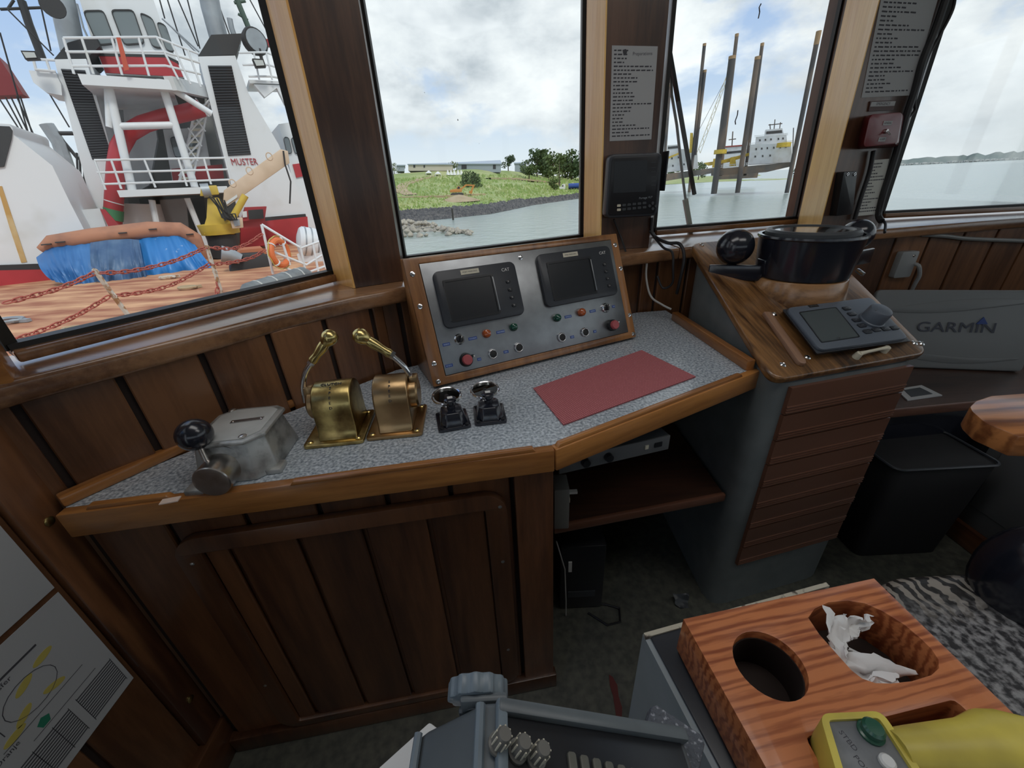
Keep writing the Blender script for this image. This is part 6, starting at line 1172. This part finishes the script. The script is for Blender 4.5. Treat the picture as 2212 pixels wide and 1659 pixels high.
# yellow deck crane
cr = thing('deck_crane', 'yellow deck crane with peach boom standing on the ship deck', 'crane', T(pz(475, 540, ZD)))
def C2(name, pix, l, d, m, z=0, bevel=0): return ext(name, pix, sf(l), d, m, cr, z, bevel)
M_boom = mat('boom_peach', (.62, .47, .34), .5, noise_=(2, (.54, .40, .28), .4, .7, 5)); lC = 18.8
a_, b_ = pl([(484, 545), (478, 505)], sf(lC), -.4); MB().tube([a_-V((0, 0, .2)), b_], .48, 18).build('pedestal', M_blk, cr); MB().tube([b_, b_+V((0, 0, .35))], [.62, .66], 18).build('slew_ring', M_cy, cr)
C2('column', [(440, 508), (508, 506), (502, 488), (492, 470), (480, 442), (472, 426), (448, 428), (446, 470), (440, 490)], lC, .9, M_cy, 0, .04); C2('column_head', [(432, 424), (474, 420), (468, 400), (434, 402)], lC, .8, M_cy, .1, .03)
MB().tube(pl([(436, 412), (454, 411)], sf(lC), .1), .22, 14).build('winch_drum', M_galv, cr)
C2('boom', [(484, 411), (606, 322), (622, 326), (626, 352), (492, 446), (482, 436)], lC, .45, M_boom, .05, .02); C2('boom_foot', [(478, 462), (506, 436), (500, 462), (486, 478)], lC, .4, M_blk, .1); C2('boom_label', [(488, 436), (512, 420), (513, 426), (490, 442)], lC, .02, M_swh, .075)
for k_ in (.15, .45, .8): u, v = 484+122*k_, 411-89*k_; MB().tube([(.10*math.cos(R(30*i)), .12*math.sin(R(30*i)), 0) for i in range(12)], .02, 5, closed=True).build('hose_ring', M_boom, cr, frame(pl([(u, v-2)], sf(lC), .05)[0], TS, (0, 0, 1)))
a_, b_ = pl([(504, 468), (530, 422)], sf(lC), .3); MB().tube([a_, b_], .11, 12).build('ram', M_cy, cr); C2('control_box', [(496, 472), (524, 470), (526, 492), (502, 494)], lC, .4, M_boom, .5, .02); C2('control_plate', [(503, 474), (517, 473), (519, 487), (507, 489)], lC, .02, M_galv, .53)
for i in range(5): q = pl([(452+8*i, 424+2*i), (470+6*i, 446+4*i), (480+7*i, 470-2*i), (500+3*i, 476)], sf(lC), .55+.05*i); MB().tube(q, .028, 6).build('hydraulic_hose', M_rubber, cr)
MB().tube(pl([(612, 326), (616, 356), (628, 392), (626, 440)], sf(lC), .1), .03, 6).build('hoist_wire', M_blk, cr)
# tarped boat
tb = thing('tarped_boat', 'inflatable boat with faded orange tube under blue tarpaulins on the ship deck', 'boat', T(pz(280, 610, ZD)))
M_tube = mat('orange_tube', (.42, .19, .11), .7, noise_=(2.5, (.30, .14, .09), .45, .7, 6)); M_tb = mat('blue_tarp', (.035, .14, .36), .45, noise_=(1.2, (.06, .20, .46), .35, .7, 6)); M_tb2 = mat('worn_blue_tarp', (.045, .10, .21), .5, noise_=(2.5, (.09, .16, .27), .4, .7, 7)); M_tb3 = mat('bright_blue_tarp', (.03, .19, .50), .42, noise_=(3.5, (.50, .60, .70), .66, .76, 8))
MB().tube(pl([(88, 540), (112, 524), (206, 511), (326, 496), (390, 497), (420, 515), (432, 545), (440, 560)], sf(17.6)), [.1, .2, .24, .24, .24, .23, .2, .1], 14).build('inflatable_tube', M_tube, tb)
for u, v in ((100, 528), (130, 523), (265, 503), (330, 495), (410, 506)): MB().box((0, 0, 0), (.20, .03, .10)).build('grab_patch', M_blk, tb, frame(pl([(u, v)], sf(17.6), .25)[0], TS, (0, 0, 1)))
def tarp(name, topx, botx, l0, l1, m, seed, n=26):
    tp = pl(topx, sf(l0)); bt = pl(botx, sf(l1))
    def samp(ps, t): k_ = t*(len(ps)-1); i = min(int(k_), len(ps)-2); return ps[i]+(ps[i+1]-ps[i])*(k_-i)
    def fn(u, v):
        p = samp(tp, u)*(1-v)+samp(bt, u)*v; bul = math.sin(v*math.pi*.9)*.25; k_ = (noise.noise(V((u*9, v*1.3, seed)))*.16+noise.noise(V((u*22, v*3, seed+4)))*.06)*(.35+v)
        return tuple(p-LS*(bul+k_))
    return MB().grid(fn, n*2, n).build(name, m, tb, None, fix=False, smooth=50)
tarp('tarpaulin', [(78, 556), (110, 532), (150, 526), (200, 522)], [(112, 604), (150, 612), (178, 616), (212, 612)], 17.5, 16.7, M_tb, 1.); tarp('tarpaulin', [(195, 524), (235, 518), (280, 516), (300, 518)], [(205, 606), (240, 614), (290, 612), (322, 612)], 17.3, 16.5, M_tb2, 5.); tarp('tarpaulin', [(292, 517), (340, 510), (380, 505), (416, 522)], [(316, 612), (370, 610), (440, 604), (478, 600)], 17.5, 16.7, M_tb3, 9.)
tarp('tarpaulin_top', [(110, 533), (210, 522), (320, 510), (416, 520)], [(112, 526), (206, 512), (326, 500), (416, 515)], 17.5, 18.4, M_tb, 3.)
# chain fence along the deck edge
s1, s2 = pz(285, 692, ZD), pz(481, 641, ZD); dF = (s2-s1); dF.z = 0; nF = V((-dF.y, dF.x, 0)).normalized(); onf = lambda u, v: hitp(u, v, s1, nF)
M_chain = mat('red_chain', (.40, .10, .075), .6, noise_=(6, (.30, .07, .05), .4, .7, 4)); M_stn = mat('peeling_post', (.55, .52, .46), .7, noise_=(7, (.32, .17, .08), .48, .6, 6))
for i, (b0_, t0_) in enumerate((((285, 692), (203, 582)), ((481, 641), (446, 530)))):
    st_ = thing('chain_stanchion', ['pale peeling stanchion leaning at the middle of the red chains', 'rusty stanchion nearer the white gate on the red chains'][i], 'post', T(pz(*b0_, ZD)))
    a_ = pz(*b0_, ZD); tq = onf(*t0_); MB().bar(a_, tq, .06, .05).build('shaft', M_stn, st_)
    MB().box((a_.x, a_.y, ZD+.015), (.2, .2, .03)).build('foot_plate', M_rust, st_)
    for k_ in (.96, .5): p = a_+(tq-a_)*k_; MB().tube([(.05*math.cos(R(45*i2)), 0, .05*math.sin(R(45*i2))) for i2 in range(8)], .012, 5, closed=True).build('eye', M_stn, st_, T(p))
lk_me = None
def chain(name, label, pix):
    global lk_me
    ps = [onf(*p) for p in pix]; sm = []
    for i in range(len(ps)-1):
        p0, p1, p2, p3 = ps[max(i-1, 0)], ps[i], ps[i+1], ps[min(i+2, len(ps)-1)]
        for k_ in range(24): s_ = k_/24; sm.append(.5*((2*p1)+(-p0+p2)*s_+(2*p0-5*p1+4*p2-p3)*s_*s_+(-p0+3*p1-3*p2+p3)*s_**3))
    sm.append(ps[-1]); t = thing(name, label, 'chain', T(ps[0]), 'red chains along the ship deck'); pitch = .105; acc = 0; j = 0
    for a, b in zip(sm, sm[1:]):
        acc += (b-a).length
        if acc >= pitch:
            acc -= pitch; d = (b-a).normalized(); Mlk = T(b) @ d.to_track_quat('X', 'Z').to_matrix().to_4x4() @ RX(90*(j % 2)+20); j += 1
            if lk_me is None: o = MB().tube([(.062*math.cos(R(30*i))+(.018 if math.cos(R(30*i)) > 0 else -.018), .036*math.sin(R(30*i)), 0) for i in range(12)], .0125, 5, closed=True).build('link', M_chain, t, Mlk); lk_me = o.data
            else: place('link', lk_me, M_chain, t, Mlk)
chain('upper_chain', 'upper red chain left of the pale stanchion', [(0, 657), (55, 643), (130, 622), (204, 590)]); chain('upper_chain', 'upper red chain between the two stanchions', [(204, 590), (285, 585), (375, 564), (446, 534)]); chain('upper_chain', 'upper red chain from the rusty stanchion to the white gate', [(446, 534), (500, 537), (535, 526), (565, 506)])
chain('lower_chain', 'lower red chain left of the pale stanchion', [(12, 741), (105, 708), (170, 679), (238, 639)]); chain('lower_chain', 'lower red chain between the two stanchions', [(238, 639), (310, 631), (378, 612), (452, 571)]); chain('lower_chain', 'lower red chain from the rusty stanchion to the white gate', [(452, 571), (500, 567), (545, 556), (572, 540)])
chain('hanging_chain', 'short red chain end dangling beside the rusty stanchion', [(466, 606), (470, 624), (464, 642)])
# white gate rails with life ring
gt = thing('gate_rail', 'white tubular gate rails beside the orange life ring', 'railing', T(pz(592, 592, ZD)))
Mg0 = frame(onf(565, 485), TS, (0, 0, 1)); nG = V((LS.x, LS.y, 0)); lG = onf(565, 485).dot(LS)
for pix in ([(565, 485), (590, 592)], [(565, 485), (650, 536), (700, 518)], [(575, 538), (662, 572), (706, 545)], [(582, 562), (650, 594), (706, 574)], [(648, 530), (662, 596)], [(690, 522), (704, 580)], [(606, 512), (626, 572)], [(676, 528), (688, 588)]): MB().tube(pl(pix, sf(lG)), .032, 8).build('tube', M_swh, gt)
lr = thing('life_ring', 'orange life ring hung on the white gate rails', 'life ring', T(pl([(602, 582)], sf(lG), .12)[0])); c_ = pl([(604, 546)], sf(lG), .10)[0]
Mlr = T(c_) @ Matrix.Rotation(aS+R(48), 4, 'Z') @ RX(90); MB().tube([(.30*math.cos(R(15*i)), .30*math.sin(R(15*i)), 0) for i in range(24)], .075, 10, closed=True).build('ring', mat('ring_orange', (.70, .17, .05), .55), lr, Mlr)
for a in (45, 135, 225, 315): MB().tube([(.30*math.cos(R(a))+.079*math.cos(R(a))*math.cos(R(40*i)), .30*math.sin(R(a))+.079*math.sin(R(a))*math.cos(R(40*i)), .079*math.sin(R(40*i))) for i in range(9)], .02, 5, closed=True).build('band', M_swh, lr, Mlr)
MB().tube([(.40*math.cos(R(15*i)), .40*math.sin(R(15*i)), .02*math.sin(i*2)) for i in range(24)], .012, 5, closed=True).build('grab_line', mat('line_yellow', (.55, .45, .12), .7), lr, Mlr)
cn = thing('raft_canister', 'white life raft canister behind the gate rails', 'life raft', T(pz(676, 560, ZD))); a_, b_ = pl([(646, 520), (690, 526)], sf(15.2)); d_ = (b_-a_).normalized()
MB().tube([a_-d_*.06, a_, a_+d_*.08, b_-d_*.08, b_, b_+d_*.06], [.20, .40, .46, .46, .40, .20], 20).build('shell', M_swh, cn)
for k_ in (.25, .55, .85): p = a_+(b_-a_)*k_; MB().tube([p-d_*.02, p+d_*.02], .475, 20).build('strap', M_galv, cn)
MB().box(((a_+b_)/2).to_tuple()[:2]+((a_.z+ZD)/2-.2,), (.8, .5, abs(a_.z-.4-ZD))).build('cradle', M_swh, cn)
bx_ = thing('red_locker', 'red deck locker with open dark front right of the crane', 'locker', T(pz(560, 545, ZD))); ext('body', [(522, 478), (572, 474), (576, 446), (530, 448)], sf(20.6), .8, M_sred, bx_); ext('mouth', [(538, 474), (570, 472), (568, 452), (536, 454)], sf(20.6), .05, M_blk, bx_, .06); ext('front_label', [(524, 470), (534, 469), (533, 456), (524, 457)], sf(20.6), .03, M_swh, bx_, .05); ext('base', [(520, 535), (576, 530), (573, 474), (520, 478)], sf(20.8), .8, M_sred, bx_)
wr = thing('winch_hood', 'black canvas-covered winch hood on the deck right of the tarps', 'winch', T(pz(540, 604, ZD))); ext('hood', [(494, 606), (600, 596), (590, 560), (566, 545), (520, 548), (500, 556)], sf(15.2), 1.2, M_blk, wr, 0, .06); ext('ramp', [(505, 558), (580, 548), (566, 536), (520, 540)], sf(15.4), .8, mat('ramp_orange', (.46, .16, .08), .8), wr); MB().tube(pl([(478, 548), (500, 552), (520, 560)], sf(15.3), .2), [.24, .2, .16], 12).build('hawse_pipe', M_galv, wr)
fd = pz(522, 640, ZD+.22); fe = pz(668, 592, ZD+.22); fn2 = thing('grey_fender', 'long grey fender roll lying on the rusty deck', 'fender', T(fd)); MB().tube([fd, fd+(fe-fd)*.1, fd+(fe-fd)*.9, fe], [.08, .22, .22, .1], 14).build('roll', mat('fender_grey', (.20, .215, .22), .7, noise_=(4, (.13, .14, .145), .4, .7, 6)), fn2)
for k_ in (.2, .4, .6, .8): p = fd+(fe-fd)*k_; MB().tube([p-(fe-fd).normalized()*.02, p+(fe-fd).normalized()*.02], .228, 14).build('lashing', mat('lash', (.45, .45, .43), .7) if 'lash' not in bpy.data.materials else bpy.data.materials['lash'], fn2)
for i, (u, v, s_) in enumerate(((14, 694, .30), (160, 712, .16), (405, 622, .2), (362, 600, .2))):
    p = pz(u, v, ZD+.04); mb = MB(); mb.tube([(s_*math.cos(R(30*k_)), s_*.6*math.sin(R(30*k_)), .02) for k_ in range(12)], .035, 6, closed=True); t = thing('deck_fitting', ['grey shackle lying on the deck near the window corner', 'rusty yellow pad eye on the deck near the window corner', 'rusty pad eye on the deck below the blue tarp', 'tangled pale cleat at the foot of the bright blue tarp'][i], 'deck fitting', T(p)); mb.build('loop', (M_galv, M_dirt, M_dirt, M_stn)[i], t, T(p)); MB().box((s_*.9, 0, 0), (s_*1.2, .09, .06)).build('pin', (M_galv, M_dirt, M_dirt, M_stn)[i], t, T(p) @ RZ(20*i))
# other rigging beyond
rg_ = thing('derrick_rig', 'dark derricks, red jib head and rigging wires left of the wheelhouse', 'rigging', T(LS*34+TS*-9+V((0, 0, ZD))))
for pix, r in (([(46, 0), (62, 50), (92, 128)], .16), ([(0, 20), (100, 16)], .06), ([(18, 18), (30, 0)], .05), ([(100, 268), (128, 310), (160, 400), (185, 470)], .30), ([(124, 288), (158, 288)], .10), ([(126, 292), (170, 345)], .08), ([(158, 420), (166, 440), (150, 470)], .42)): MB().tube(pl(pix, sf(34)), r, 8).build('derrick', M_blk if r < .25 else M_galv, rg_)
ext('jib_head', [(-40, 92), (0, 128), (50, 204), (-40, 208)], sf(28), .8, mat('jib_red', (.22, .035, .04), .6), rg_); S2 = [[(0, 215), (50, 292)], [(12, 210), (60, 300)], [(24, 210), (76, 318)], [(36, 208), (92, 334)], [(44, 208), (80, 320)], [(0, 70), (62, 290)], [(16, 20), (116, 120)], [(90, 20), (110, 110)], [(140, 130), (190, 300)], [(108, 204), (150, 275)], [(405, 0), (432, 105)], [(345, 0), (356, 40)], [(362, 0), (400, 120)], [(476, 20), (496, 75)], [(540, 0), (586, 85)], [(385, 0), (428, 100)]]
for pix in S2: MB().tube(pl(pix, sf(27)), .028, 5).build('wire', M_blk, rg_)
yb = thing('yellow_winch_frame', 'yellow and dark winch frame behind the rust-streaked casing', 'winch', T(loc(-7, 26)+V((0, 0, ZD)))); ext('frame', [(118, 368), (132, 372), (160, 430), (140, 432)], sf(26), .5, M_cy, yb); ext('drum_box', [(132, 385), (182, 382), (196, 430), (150, 440)], sf(27), .8, M_galv, yb); MB().tube(pl([(160, 466), (182, 440)], sf(24)), .35, 12).build('pale_drum', mat('drum_pale', (.55, .52, .45), .6), yb); ext('base', [(130, 520), (215, 500), (200, 428), (140, 436)], sf(27.5), 1, M_sg, yb)
for u in (166, 172, 180): MB().tube(pl([(u, 330), (u+4, 420)], sf(27)), .04, 5).build('aerial', M_blk, yb)
